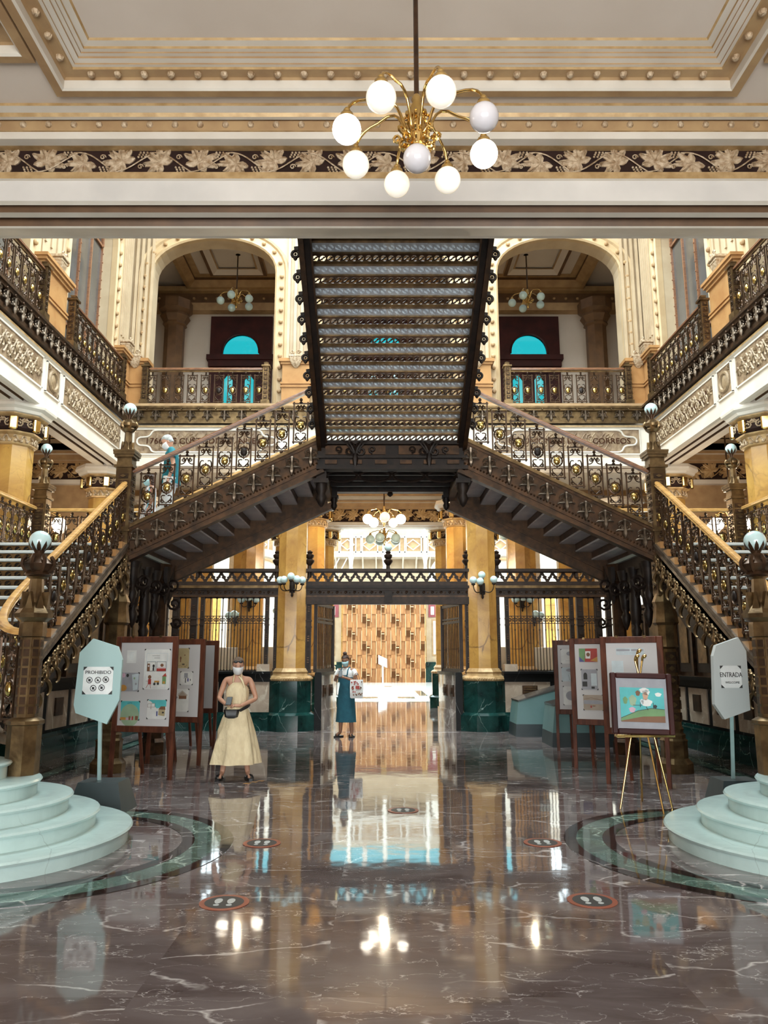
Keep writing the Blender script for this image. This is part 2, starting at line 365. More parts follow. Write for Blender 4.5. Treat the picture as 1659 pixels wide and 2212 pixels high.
for c_ in COF:
    n=int((c_[1]-c_[0])/.245)
    for i in range(n): m.sph((c_[0]+.15+(c_[1]-c_[0]-.3)*(i+.5)/n,c_[3]-.07,CZ+.055),.036,8,5)
    n=int((c_[3]-c_[2])/.245)
    for i in range(n):
        y=c_[2]+.15+(c_[3]-c_[2]-.3)*(i+.5)/n
        for x in (c_[0]+.07,c_[1]-.07): m.sph((x,y,CZ+.055),.036,8,5)
S(m.build('trim_6',LEATHER))
S(bx('ceiling',CEIL,-12,12,-5,6.6,7.0,7.1))
# --- near beam (the atrium's front edge) ---
pts=[(6.40,6.735),(6.40,6.70),(6.48,6.69),(6.50,6.66),(6.54,6.66),(6.57,6.685),(6.58,6.575),(6.60,6.575),(6.60,6.50),(6.70,6.50),(6.70,6.50),(6.78,6.50),(6.78,6.23),(6.70,6.215),(6.70,6.145),(6.73,6.14),(6.72,5.92),(6.76,5.90),(6.80,5.96),(6.86,5.885),(6.90,5.885),(6.95,5.885),(6.98,5.96),(7.04,5.96),(7.08,5.87),(7.10,5.86),(7.45,5.98),(7.5,5.98),(7.5,6.95)]
mats_=[3,1,3,1,3,2,3,1,1,3,3,5,5,3,3,1,1,2,2,3,1,2,2,1,1,1,1,1]
mats_=[{0:0,1:0,2:1,3:2,5:3}[q] for q in mats_]
mats_[15]=4; mats_[14]=0
for q in (17,18,21,22,23): mats_[q]=1
for q in (16,19,20): mats_[q]=0
mats_[5]=5
m=MB(); strip(m,pts,mats_,-12,12); m.mat(0); m.add([(-12,7.5,6.95),(12,7.5,6.95),(12,6.4,6.95),(-12,6.4,6.95)],[(0,1,2,3)])
S(m.build('trim_7',[WHITE,TAND,GILT,FRBG,BLUEW,TAN],ang=20))
m=MB()
for i in range(-46,47): m.sph((i*.243+.05,6.575,6.632),.034,8,5)
S(m.build('trim_8',LEATHER))
# vine leaf relief: lobed leaves, winding stems, tendrils and grapes
def leaf(m,cx,cz,r,rot,y,flip=1,d=.035):
    lob=[(0,1.0),(.12,.84),(.2,.93),(.3,.72),(.42,.58),(.54,.76),(.62,.95),(.72,1.02),(.82,.86),(.92,.92),(1.05,.62),(1.2,.72),(1.32,.92),(1.45,.95),(1.6,.76),(1.78,.5),(2.0,.66),(2.2,.72),(2.5,.55),(2.8,.4),(PI,.18)]
    P=[(a,q*(1.12 if .5<a<2 else 1)) for a,q in lob]+[(-a,q) for a,q in reversed(lob[1:-1])]
    n=len(P); vs=[(cx,y-d*.5,cz)]
    for k,(t,h_) in enumerate(((.5,1.0),(1,.25))):
        for a,q in P:
            ridge=1.0 if any(abs(abs(a)-b)<.07 for b in (0,.72,1.4,2.2)) else .35
            vs.append((cx+flip*r*q*t*sin(a+rot),y-d*(ridge if k==0 else h_*ridge+.25),cz+r*q*t*cos(a+rot)))
    for a,q in P: vs.append((cx+flip*r*q*sin(a+rot),y,cz+r*q*cos(a+rot)))
    fs=[]
    for i in range(n):
        j=(i+1)%n; fs+= [(0,1+i,1+j),(1+i,1+n+i,1+n+j,1+j),(1+n+i,1+2*n+i,1+2*n+j,1+n+j)]
    m.add(vs,fs)
def vine(x0,x1,y,z0,z1,per=1.49):
    m=MB(); h_=z1-z0; zc=(z0+z1)/2; k=x0; i=0; u=per/4
    while k<x1-u*.5:
        q=i%4; r=h_*.66
        leaf(m,k+u*.5,zc+(.02,-.05,.04,-.02)[q]*h_,r*(1.06,.98,1.04,1)[q],(.4,-2.3,.9,-.9)[q],y,(1,1,-1,1)[q])
        s0=(k+u*.9,y-.02,z0+h_*.15 if q%2 else z1-h_*.12); s1=(k+u*1.15,y-.025,zc)
        m.tube(bez((k+u*.2,y-.012,z1-h_*.1 if q%2 else z0+h_*.1),(k+u*.7,y-.03,z1-h_*.05 if q%2 else z0+h_*.05),(k+u*.85,y-.03,zc),(k+u*1.3,y-.012,z0+h_*.12 if q%2 else z1-h_*.12),8),h_*.028,5)
        m.tube([(a,y-.02,b) for a,_,b in spiral(k+u*.98,zc+h_*.2*(1 if q%2 else -1),h_*.12,h_*.03,0,1.2,9)],h_*.025,5)
        for g in range(9):
            m.sph((k+u*(1.0+.09*((g%3)-1))+.01*(g//3),y-.015,zc-h_*(.22+.09*(g//3))*(1 if q%2 else -1)),h_*.048,6,4)
        k+=u; i+=1
    return m
S(vine(-6.6,6.9,6.78,6.235,6.495).build('trim_9',LEATHER,ang=50))
# --- back wall of the near hall and sides (behind and beside the camera) ---
S(bx('wall_back',CREAM,-12,-4.6,-5.2,-5,0,7.1)); S(bx('wall_back',CREAM,4.6,12,-5.2,-5,0,7.1)); S(bx('wall_back',CREAM,-4.6,4.6,-5.2,-5,4.8,7.1))
for s in (-1,1):
    n='wall_left' if s<0 else 'wall_right'
    S(bx(n,CREAM,min(s*11.6,s*12),max(s*11.6,s*12),-5,26,0,7.4))

# --- columns ---
CT=6.02
def column_mesh(plinth=True,r=.325,z0=1.36,zt=5.28):
    o8=PI/8; f=1/cos(PI/8)
    sh=MB().lathe([(r*f,z0),(r*f*.965,zt)],n=8,ph=o8)
    bs=MB().lathe([(.46*f,1.08),(.475*f,1.10),(.475*f,1.15),(.45*f,1.18),(.40*f,1.20),(.385*f,1.24),(.40*f,1.28),(.36*f,1.33),(.345*f,1.36)],n=8,ph=o8)
    for i in range(8):
        a=o8+i*PI/4; b=a+PI/4; r_=.475*f
        for t in range(7):
            q=(t+.5)/7; bs.sph((r_*((1-q)*cos(a)+q*cos(b)),r_*((1-q)*sin(a)+q*sin(b)),1.125),.026,5,4)
    pl=MB().lathe([(.47*f,.40),(.47*f,1.08)],n=8,ph=o8)
    pl.lathe([(.56*f,0),(.56*f,.34),(.50*f,.39),(.48*f,.40)],n=8,ph=o8)
    cp=MB(); cp.mat(0)
    cp.lathe([(r*f,zt-.02),(.36*f,zt),(.37*f,zt+.02),(.35*f,zt+.03),(.36*f,zt+.16),(.42*f,zt+.19),(.43*f,zt+.215),(.40*f,zt+.225)],n=8,ph=o8)
    cp.mat(1).lathe([(.40*f,zt+.225),(.46*f,zt+.27),(.47*f,zt+.37),(.43*f,zt+.46)],n=8,ph=o8)
    cp.mat(0).lathe([(.43*f,zt+.455),(.46*f,zt+.47),(.50*f,zt+.50),(.50*f,zt+.52)],n=8,ph=o8)
    cp.mat(2).lathe([(.50*f,zt+.52),(.54*f,zt+.53),(.56*f,zt+.58),(.62*f,zt+.62),(.63*f,zt+.66),(.60*f,CT)],n=8,ph=o8)
    cp.mat(3)
    for i in range(8):
        a=i*PI/4; ca,sa=cos(a),sin(a); A=PI/8+i*PI/4
        # scroll relief on each face of the bell
        for sg in (-1,1):
            for (px,pz,rr) in ((.10,.34,.07),(.03,.40,.035),(.155,.29,.03)):
                P=[]
                for (x,_,z) in spiral(sg*px,zt+pz,rr,rr*.25,PI/2,1.3*sg,10): P.append((.475*ca-x*sa,.475*sa+x*ca,z))
                cp.tube(P,.013,4)
        cp.tube([(.375*ca-x*sa,.375*sa+x*ca,zt+.10+.045*sin(x*42)) for x in [(-.14+.02*k) for k in range(15)]],.014,4)
        for x in (-.1,0,.1): cp.sph((.37*ca-x*sa,.37*sa+x*ca,zt+.05),.03,6,4)
        cp.mat(4); cx,cy=.485*f*cos(A),.485*f*sin(A)
        q=MB().bbox(-.045,.035,-.07,.07,-.12,.12,.02).xf(Matrix.Translation((cx*.985,cy*.985,zt+.335))@Matrix.Rotation(A,4,'Z')); cp.merge(q,mat=4); cp.mat(3)
    return sh,bs,pl,cp
cs,cb,cpnl,cc=column_mesh()
COLP=None
def column(label,loc,mir=False):
    global COLP
    if COLP is None:
        t=thing('column',label,'column',loc,group=None)
        for nm,mb_,mt in (('shaft',cs,YEL),('base_moulding',cb,GILT),('plinth',cpnl,GREENM),('capital',cc,[GILT,FRBG,WHITE,LEATHER,BRASS])):
            mb_.build(nm,mt,t,local=True,ang=30)
        COLP=t; return t
    return dup(COLP,loc=loc,label=label)
W={-1:'left',1:'right'}
for s in (-1,1):
    column('veined yellow marble column with wall lamp, standing on the %s of the iron gate'%W[s],(s*2.19,17.9,0))
    column('yellow marble column in the far %s corner of the stair hall, at the end of the grille'%W[s],(s*6.72,17.9,0))
    column('big yellow marble column with gilt capital cut by the %s picture edge'%W[s],(s*6.72,13.3,0))
    column('yellow marble column cut by the %s stair foot, nearest of its side'%W[s],(s*6.72,9.1,0))
    column('yellow marble column just behind the gate screen, %s one of the pair'%W[s],(s*2.06,21.9,0))
    column('slimmer looking yellow marble column at the bright court, %s one of the pair'%W[s],(s*2.02,25.8,0))
    column('yellow marble column in the hall behind the %s window grille, outer one'%W[s],(s*6.72,25.4,0))
    column('yellow marble column at the court edge seen through the %s grille'%W[s],(s*6.72,21.6,0))
# extra yellow pillars seen through the grilles
for s in (-1,1):
    for k,(x,y) in enumerate(((3.8,21.9),(5.4,22.6),(3.35,25.8),(4.9,25.8))):
        c_=dup(COLP,loc=(s*x,y,0),label='yellow marble pillar standing behind the bars of the %s grille'%W[s],group='pillars behind the %s grille'%W[s])
# --- beams (ground floor ceiling level) with vine frieze ---
def beam(y0,y1,xa,xb,zb=5.87,zt=7.0,frieze=True,n='trim_10'):
    m=MB(); 
    P=[(y0,zt),(y0,6.72),(y0-.12,6.72),(y0-.12,6.66),(y0-.05,6.64),(y0-.05,6.50),(y0-.02,6.5),(y0-.02,6.43),(y0+.03,6.43),(y0+.03,6.02),(y0-.03,6.0),(y0-.03,zb+.02),(y0+.05,zb),(y0+.12,zb),(y0+.12,zb+.05),(y0+.2,zb+.05),(y0+.2,zb),(y1,zb),(y1,zt)]
    strip(m,P,[0,0,1,0,1,0,1,1,3,1,0,0,2,1,1,1,0,0],xa,xb)
    S(m.build(n,[WHITE,TAN,GILT,FRBG],ang=20))
    if frieze: S(vine(xa,xb,y0+.03,6.03,6.42,1.8).build(n,GILT,ang=50))
beam(25.1,25.7,-11.6,11.6)
beam(18.9,19.2,-11.6,-7.1,n='trim_11'); beam(18.9,19.2,7.1,11.6,n='trim_11')
beam(14.6,14.9,-11.6,-7.3,n='trim_12'); beam(14.6,14.9,7.3,11.6,n='trim_12')
S(bx('ceiling',CREAM,-11.6,11.6,18.4,25.9,6.95,7.05))
for s in (-1,1):
    S(bx('ceiling',CREAM,min(s*6.9,s*11.6),max(s*6.9,s*11.6),7.5,18.5,6.95,7.05))
# stepped mouldings across the ceiling behind the screen
m=MB()
for y in (18.9,20.4,24.5): 
    for k in range(3): m.mat(k%2); m.box(-11.6,11.6,y+k*.1,y+.08+k*.1,6.78+.05*k,6.95)
S(m.build('trim_13',[TAN,WHITE]))
# --- outer walls of the side aisles ---
for s in (-1,1):
    m=MB(); X=s*10.2
    m.mat(0).box(min(X,X+s*.3),max(X,X+s*.3),7.5,18.4,0,7)
    for k in range(4):
        y=8.6+k*2.7; m.mat(1).box(min(X-s*.05,X),max(X-s*.05,X),y,y+1.6,1.2,5.2); m.mat(2).box(min(X-s*.08,X),max(X-s*.08,X),y+.1,y+1.5,1.3,5.1)
    S(m.build('wall_'+W[s],[TAN,TAND,CREAM]))
    m=MB(); m.mat(0).box(min(s*6.9,s*11.6),max(s*6.9,s*11.6),18.95,19.15,0,6.0)
    m.mat(1).box(min(s*7.6,s*10.4),max(s*7.6,s*10.4),18.9,18.96,.2,4.4); S(m.build('wall_'+W[s],[TAN,DARKG]))

# --- side galleries of the stair hall ---
def scroll_orn(w=.26,h=.3):       # acanthus drop with a pair of scrolls, in xz-plane facing -y
    m=MB()
    for sg in (-1,1):
        m.tube(spiral(sg*w*.22,h*.08,w*.17,w*.04,PI/2,1.5*sg,12,-.02),[.016-.0007*i for i in range(13)],4)
        m.tube(bez((0,-.02,h*.35),(sg*w*.1,-.04,h*.42),(sg*w*.38,-.03,h*.38),(sg*w*.36,-.02,h*.2),6),.012,4)
        m.tube(bez((0,-.03,-.05*h),(sg*w*.25,-.04,-.12*h),(sg*w*.35,-.03,0),(sg*w*.5,-.02,-.12*h),6),.014,4)
    m.lathe([(.004,-.5*h),(.03,-.36*h),(.042,-.22*h),(.03,-.05*h),(.016,.15*h),(.026,.34*h),(.036,.42*h),(.012,.5*h)],(0,-.03,0),6)
    return m
ORN=scroll_orn()
def relief(m,x0,x1,z0,z1,y,seed=1,d=.03):   # dense small curls covering a panel
    rd=random.Random(seed); h_=z1-z0; n=max(2,int((x1-x0)/(h_*.42)))
    for i in range(n):
        cx=x0+(x1-x0)*(i+.5)/n; sg=1 if i%2 else -1; r=h_*.24
        m.tube([(a,y-d*.5,b) for a,_,b in spiral(cx,(z0+z1)/2+sg*h_*.13,r,r*.2,sg*PI/2,1.5*sg,12)],h_*.045,4)
        m.tube([(a,y-d*.4,b) for a,_,b in bez((cx-r,0,z0+h_*.1),(cx,0,z0+h_*.3),(cx,0,z1-h_*.3),(cx+r,0,z1-h_*.1),6)],h_*.04,4)
        leaf(m,cx+r*.5,(z0+z1)/2-sg*h_*.22,h_*.2,rd.uniform(0,6),y,1,d)
RY=Matrix.Rotation
for s in (-1,1):
    # gallery edge built along local x (depth) then turned; local x = depth y, local -y = towards the hall
    def G(mb):
        mb.v=[(s*6.2+s*p[1],p[0],p[2]) for p in mb.v]; return mb
    m=MB(); ya,yb=7.5,17.5
    P=[(-.02,7.0),(-.05,6.98),(-.05,6.94),(0,6.92),(0,6.22),(-.03,6.2),(-.03,6.0),(.02,5.98),(.10,5.98),(.10,6.03),(.17,6.03),(.17,5.98),(.28,5.98),(.28,6.03),(.36,6.03),(.36,5.98),(.55,5.98),(.75,6.1),(.75,7.0)]
    strip(m,P,[0,1,0,0,1,0,0,0,2,2,2,3,2,2,2,0,0,0],ya,yb)
    # 'strip' gives (x=ya..yb, y=a, z=b)
    S(G(m).build('trim_14',[WHITE,GILT,TAND,BLUEW],ang=20))
    m=MB(); m.mat(0); a=17.36
    edges=[(13.95,17.2,'long'),(13.2,13.75,'oval'),(9.6,13.0,'long'),(8.9,9.4,'oval')]
    for p,q,kind in edges:
        m.mat(0).box(p,q,-.012,.01,6.32,6.86)
        m.mat(1)
        for (e0,e1,f0,f1) in ((p-.03,q+.03,6.86,6.89),(p-.03,q+.03,6.29,6.32),(p-.03,p,6.3,6.88),(q,q+.03,6.3,6.88)): m.box(e0,e1,-.03,.01,f0,f1)
        m.mat(2)
        if kind=='long':
            relief(m,p+.25,q-.25,6.36,6.82,-.012,3); leaf(m,p+.14,6.6,.13,0,-.012); leaf(m,q-.14,6.6,.13,PI,-.012)
        else:
            m.torus(((p+q)/2,-.02,6.59),.17,.035,'y',20,6); m.sph(((p+q)/2,-.01,6.59),.11,10,6,1,.3,1.3); leaf(m,p+.08,6.78,.07,0,-.012); leaf(m,q-.08,6.4,.07,2,-.012)
    S(G(m).build('trim_15',[FRP,WHITE,RELF],ang=50))
    # iron cornice with scroll drops
    m=MB(); m.mat(0).box(7.5,17.42,-.10,.1,7.02,7.1).box(7.5,17.42,-.08,.1,7.1,7.32).box(7.5,17.42,-.16,.1,7.32,7.37).box(7.5,17.42,-.20,.2,7.37,7.42)
    k=7.7
    while k<17.2: m.mat(1).merge(ORN,Matrix.Translation((k,-.1,7.2)),mat=1); m.mat(0).sph((k+.14,-.19,7.31),.018,6,4); k+=.28
    S(G(m).build('trim_16',[IRON,IRONP],ang=50))
    S(bx('floor',TAN,min(s*6.1,s*7.2),max(s*6.1,s*7.2),7.5,17.6,7.38,7.42))
    # ochre piers, corbels, fluted pilasters and arches of the upper side wall
    def pier(m,y0,y1,x0,x1):  # x measured outward from s*6.1
        A=lambda a,b:(min(s*a,s*b),max(s*a,s*b))
        for (e,z0,z1) in ((.04,7.42,7.52),(0,7.52,7.98),(.03,7.98,8.02),(.0,8.02,8.06),(.03,8.06,8.1),(-.01,8.1,8.56),(.03,8.56,8.62),(.07,8.62,8.68),(.10,8.68,8.74)):
            a,b=A(x0-e,x1); m.box(a,b,y0-e,y1+e,z0,z1)
    m=MB(); pier(m,12.75,13.85,6.2,6.9); pier(m,16.95,17.6,6.2,6.9); pier(m,7.6,8.9,6.2,6.9)
    S(m.build('wall_'+W[s],OCHRE,ang=25))
    m=MB()
    for (y0,y1) in ((12.85,13.75),(17.05,17.6),(7.8,8.8)):
        a,b=sorted((s*6.3,s*6.9)); m.mat(0).box(a,b,y0,y1,8.74,14.4)
        n=4
        for i in range(n):
            yy=y0+.08+(y1-y0-.16)*i/(n-1); a,b=sorted((s*6.27,s*6.31)); m.mat(0).box(a,b,yy-.03,yy+.03,9.1,14)
    for yy in (13.3,17.25): # corbel heads
        q=MB(); q.bbox(-.16,.16,-.16,.1,-.03,.03,.01).bbox(-.13,.13,-.13,.1,-.09,-.03,.01)
        q.loft([[( sx_*w_,-d_,z_) if k<2 else (sx_*w_,.1,z_) for k,sx_ in enumerate((-1,1,1,-1))] for w_,d_,z_ in ((.12,.12,-.09),(.10,.10,-.2),(.03,.02,-.3))])
        for sg in (-1,1): q.tube(spiral(sg*.07,.08,.05,.015,0,1.4*sg,9,-.12),.016,4)
        q.xf(Matrix.Translation((s*6.2,yy,8.95))@RY(-s*PI/2,4,'Z'))
        m.merge(q,mat=1)
    S(m.build('wall_'+W[s],[CREAM,LEATHER],ang=30))
# ---- arched upper walls ----
def archpts(xc,hw,zs,rise,n=20): return [(xc-hw*cos(PI*i/n),zs+rise*sin(PI*i/n)**.9) for i in range(n+1)]
def arch_wall(m,x0,x1,ops,z0,zt,t):
    xs=x0
    for (xc,hw,zs,rise) in ops:
        m.box(xs,xc-hw,0,t,z0,zt); P=archpts(xc,hw,zs,rise)
        for (a,za),(b,zb) in zip(P,P[1:]):
            m.add([(a,0,za),(b,0,zb),(b,0,zt),(a,0,zt),(a,t,za),(b,t,zb),(b,t,zt),(a,t,zt)],[(0,1,2,3),(7,6,5,4),(0,4,5,1)])
        xs=xc+hw
    m.box(xs,x1,0,t,z0,zt)
def archivolt(m,ms,xc,hw,zs,rise,zb,wd=.34,t=.1,step=.30):
    P=[(xc-hw,zb),(xc-hw,zs-.01)]+archpts(xc,hw,zs,rise)+[(xc+hw,zs-.01),(xc+hw,zb)]
    nr=[]
    for i in range(len(P)):
        a=P[max(0,i-1)]; b=P[min(len(P)-1,i+1)]; dx,dz=b[0]-a[0],b[1]-a[1]; l=math.hypot(dx,dz); nr.append((-dz/l,dx/l))
    prof=[(-.006,t),(-.006,-.03),(.03,-.06),(.075,-.02),(.19,-.02),(.225,-.06),(.27,-.07),(.29,-.03),(.29,.02)]
    prof=[(a*wd/.29,b) for a,b in prof]
    for k in range(len(prof)-1):
        (o0,y0),(o1,y1)=prof[k],prof[k+1]
        for i in range(len(P)-1):
            f=lambda j,o,y:(P[j][0]+nr[j][0]*o,y,P[j][1]+nr[j][1]*o)
            m.add([f(i,o0,y0),f(i+1,o0,y0),f(i+1,o1,y1),f(i,o1,y1)],[(0,1,2,3)])
    L=[0]
    for a,b in zip(P,P[1:]): L.append(L[-1]+math.hypot(b[0]-a[0],b[1]-a[1]))
    n=int(L[-1]/step)
    for q in range(n):
        d=(q+.5)*L[-1]/n
        i=max(j for j in range(len(L)) if L[j]<=d); i=min(i,len(P)-2); t_=(d-L[i])/(L[i+1]-L[i])
        c=[P[i][k]+(P[i+1][k]-P[i][k])*t_+(nr[i][k])*wd*.46 for k in (0,1)]
        ms.lathe([(.05,0),(.052,.02),(.03,.045),(.004,.06)],(0,0,0),8) if False else ms.sph((c[0],-.045,c[1]),.055,8,5,1,.9,1)
ZF=7.42
OPB=[(-4.33,1.55,11.1,.95),(0,1.6,11.1,.95),(4.33,1.55,11.1,.95)]
def B(mb,y=17.9): mb.v=[(p[0],y+p[1],p[2]) for p in mb.v]; return mb
m=MB(); arch_wall(m,-6.9,6.9,OPB,ZF,14.4,.5); S(B(m).build('wall_far',CREAM,ang=20))
m=MB(); ms=MB()
for o_ in OPB: archivolt(m,ms,*o_,ZF+.1)
S(B(m).build('trim_17',ARCHM,ang=40)); S(B(ms).build('trim_18',TAN))
m=MB()   # back pilasters & pedestals
for xc,hw in ((-6.08,.26),(-2.19,.34),(2.19,.34),(6.08,.26)):
    for (e,z0,z1) in ((.03,7.42,7.5),(0,7.5,7.98),(.03,7.98,8.02),(0,8.02,8.06),(.03,8.06,8.1),(-.01,8.1,8.56),(.03,8.56,8.62),(.07,8.62,8.7)): m.mat(0).box(xc-hw-e,xc+hw+e,17.6-e,18.0,z0,z1)
    m.mat(1)
    for k in range(4): m.box(xc-hw*.8+k*hw*.5,xc-hw*.8+k*hw*.5+.07,17.82,17.92,8.7,14)
    q=MB(); q.bbox(-.17,.17,-.14,.1,-.03,.03,.01); q.loft([[(-a,-d_,z_),(a,-d_,z_),(a,.1,z_),(-a,.1,z_)] for a,d_,z_ in ((.15,.13,-.03),(.13,.11,-.14),(.09,.07,-.22),(.03,.02,-.28))])
    for sg in (-1,1): q.tube(spiral(sg*.08,.08,.055,.015,0,1.4*sg,9,-.13),.018,4)
    m.merge(q,Matrix.Translation((xc,17.62,8.75)),mat=2)
S(m.build('wall_far',[OCHRE,CREAM,LEATHER],ang=25))
# back gallery edge
m=MB()
P=[(-.02,7.0),(-.05,6.98),(-.05,6.94),(0,6.92),(0,6.22),(-.03,6.2),(-.03,6.0),(.02,5.98),(.10,5.98),(.10,6.03),(.17,6.03),(.17,5.98),(.55,5.98),(.75,6.1),(.75,7.0)]
strip(m,P,[0,1,0,0,1,0,0,0,2,2,2,0,0,0],-6.2,6.2); S(B(m,17.5).build('trim_19',[WHITE,GILT,TAND],ang=20))
m=MB()
for s in (-1,1):
    x0,x1=sorted((s*2.55,s*5.95)); m.mat(0).box(x0,x1,-.012,.01,6.3,6.88)
    m.mat(1)
    for sg in (-1,1):
        xe=x0 if sg<0 else x1
        m.tube([(x0+.55,-.02,6.60+sg*.27),(x1-.55,-.02,6.60+sg*.27)],.022,5)
        for q in (-1,1): m.tube([(a,-.02,b) for a,_,b in bez((xe-sg*.55,0,6.60+q*.27),(xe-sg*.3,0,6.60+q*.27),(xe-sg*.5,0,6.60+q*.1),(xe-sg*.2,0,6.60+q*.1),8)],.022,5)
        m.tube([(a,-.02,b) for a,_,b in bez((xe-sg*.2,0,6.7),(xe-sg*.02,0,6.72),(xe-sg*.02,0,6.48),(xe-sg*.2,0,6.5),8)],.022,5)
    m.mat(2); relief(m,x0+.6,x1-.6,6.36,6.84,-.006,5,.012)
    m.mat(1)
    for e in ((x0-.02,x1+.02,6.88,6.91),(x0-.02,x1+.02,6.27,6.3),(x0-.02,x0,6.3,6.88),(x1,x1+.02,6.3,6.88)): m.box(e[0],e[1],-.03,.01,e[2],e[3])
S(B(m,17.5).build('trim_20',[FRP,WHITE,FRP],ang=50))
def lett(s_,x,size): 
    o=text(s_,size,MAROONI,(x,17.47,6.60),(PI/2,0,0),name='trim_21',ext=.004,sx=1.05); o['kind']='structure'
MAROONI=mat('brown_painted_letters',(.05,.018,.01),.95,spec=.05)
lett('1766 DE CUSTODIO D. NUEVA',-4.25,.20); lett('1876 UNION DE LOS ... CORREOS',4.25,.19)
o=text('Admon General',.30,MAROONI,(6.17,15.2,6.58),(PI/2,0,-PI/2),name='trim_21',ext=.004); o['kind']='structure'
m=MB(); m.mat(0).box(-6.1,6.1,-.10,.1,7.02,7.1).box(-6.1,6.1,-.06,.1,7.1,7.32).box(-6.1,6.1,-.14,.1,7.32,7.37).box(-6.1,6.1,-.18,.2,7.37,7.42)
k=-5.85
while k<6: m.mat(1).merge(ORN,Matrix.Translation((k,-.08,7.2)),mat=1); m.mat(0).sph((k+.2,-.17,7.345),.02,6,4); k+=.405
S(B(m,17.5).build('trim_22',[IRONL,IRONP],ang=50))
S(bx('floor',TAN,-6.2,6.2,17.42,23,7.36,7.42)); 
S(bx('trim_23',TAN,-6.2,6.2,17.38,17.5,7.42,7.5))
# ---- side upper walls ----
for s in (-1,1):
    def G(mb,x=6.36): mb.v=[(s*x+s*p[1],p[0],p[2]) for p in mb.v]; return mb
    ops=[(10.85,1.6,11.1,.95),(15.38,1.27,11.1,.95)]
    m=MB(); arch_wall(m,7.5,18.0,ops,ZF,14.4,.4); S(G(m).build('wall_'+W[s],CREAM,ang=20))
    m=MB(); ms=MB()
    for o_ in ops: archivolt(m,ms,*o_,ZF+.1)
    S(G(m).build('trim_24',ARCHM,ang=40)); S(G(ms).build('trim_25',TAN))
    for (yc,hw) in ((10.85,1.6),(15.38,1.27)):
        w_=thing('window_1','x','window',(s*6.72,yc,ZF)); del w_['label']; del w_['category']; w_['kind']='structure'
        m=MB(); P=archpts(yc,hw,11.1,.95)
        m.add([(yc-hw,.02,ZF),(yc+hw,.02,ZF)]+[(a,.02,b) for a,b in reversed(P)],[tuple(range(len(P)+2))])
        G(m,6.7).build('glass_pane',DARKG,w_)
        m=MB(); n=4 if hw<1.4 else 5
        for i in range(n+1):
            x=yc-hw+2*hw*i/n; zt=11.1+.95*max(0,1-((x-yc)/hw)**2)**.5
            m.bar((x,0,ZF),(x,0,zt),.05,.05,(0,1,0))
            if i%2==0:
                z=ZF+.2
                while z<zt-.1: m.sph((x,-.03,z),.018,5,4); z+=.22
        m.bar((yc-hw,0,ZF+1.0),(yc+hw,0,ZF+1.0),.05,.06); m.bar((yc-hw,0,11.1),(yc+hw,0,11.1),.05,.06)
        m.tube([(a,0,b) for a,b in P],.05,5)
        G(m,6.7).build('window_frame',OAKD,w_)
    S(bx('wall_'+W[s],CREAM,min(s*7.3,s*7.4),max(s*7.3,s*7.4),7.5,23,7.42,14.4))
# ---- rooms behind the upper arches ----
S(bx('ceiling',CEIL,-7.3,7.3,18.4,23,13.0,13.1))
m=MB()
for s in (-1,0,1):
    cx=s*4.4
    ringstrip(m,cx-1.7,cx+1.7,18.6,22.0,[(0,13.0),(0,12.75),(.12,12.75),(.3,12.9),(.3,12.98),(.5,12.99)],[0,1,1,0,1])
    ringstrip(m,cx-.85,cx+.85,19.4,21.4,[(0,12.99),(0,12.86),(.1,12.84),(.25,12.95),(.3,12.95)],[1,0,2,1])
m.mat(1).box(-7.3,7.3,22.1,22.5,12.1,12.35); m.mat(0).box(-7.3,7.3,22.2,22.5,12.35,12.7); m.mat(1).box(-7.3,7.3,22.0,22.5,12.7,12.85)
S(m.build('trim_26',[TAND,TAN,CEIL],ang=20))
m=MB()
for k in range(40): m.sph((-7+k*.36,22.18,12.52),.05,6,4)
S(m.build('trim_27',TAN))
DX=(-4.42,0,4.40)
m=MB(); e=-7.3
for dx in DX: m.box(e,dx-.62,22.4,22.6,7.42,13); m.box(dx-.62,dx+.62,22.4,22.6,11.55,13); e=dx+.62
m.box(e,7.3,22.4,22.6,7.42,13); S(m.build('wall_far',CEIL))
for dx in DX:
    d_=thing('door_1','x','door',(dx,22.4,ZF)); del d_['label']; del d_['category']; d_['kind']='structure'
    m=MB()
    # surround with lunette opening, cornice, and lancet door lights
    P=archpts(dx,.56,10.74,.62,14); arch=MB(); arch_wall(arch,dx-.95,dx+.95,[(dx,.56,10.74,.62)],10.66,11.95,.12)
    arch.v=[(p[0],22.22+p[1],p[2]) for p in arch.v]; m.merge(arch)
    m.box(dx-.95,dx-.56,22.22,22.4,7.42,10.66).box(dx+.56,dx+.95,22.22,22.4,7.42,10.66)
    m.box(dx-1.02,dx+1.02,22.08,22.4,10.5,10.66).box(dx-.97,dx+.97,22.14,22.4,10.3,10.5)
    m.tube([(a,22.2,b) for a,b in P],.03,5)
    m.box(dx-.56,dx+.56,22.24,22.3,10.08,10.5)
    for x,w9 in ((-.56,.04),(-.22,.36),(.42,.14)): m.box(dx+x,dx+x+w9,22.24,22.3,7.42,10.1)
    for sg in (-1,1):
        xc=dx-.37 if sg<0 else dx+.28
        for q in (-1,1): m.prism([(xc,10.09),(xc+q*.17,10.09),(xc+q*.17,9.75),(xc+q*.15,9.88)],22.25,22.29)
    m.build('door_frame',REDORN,d_)
    m=MB(); m.add([(dx-.56,22.27,10.66),(dx+.56,22.27,10.66)]+[(a,22.27,b) for a,b in reversed(P)],[tuple(range(len(P)+2))]); m.add([(dx-.56,22.27,7.42),(dx+.56,22.27,7.42),(dx+.56,22.27,10.1),(dx-.56,22.27,10.1)],[(0,1,2,3)]); m.build('stained_glass',CYANG,d_)
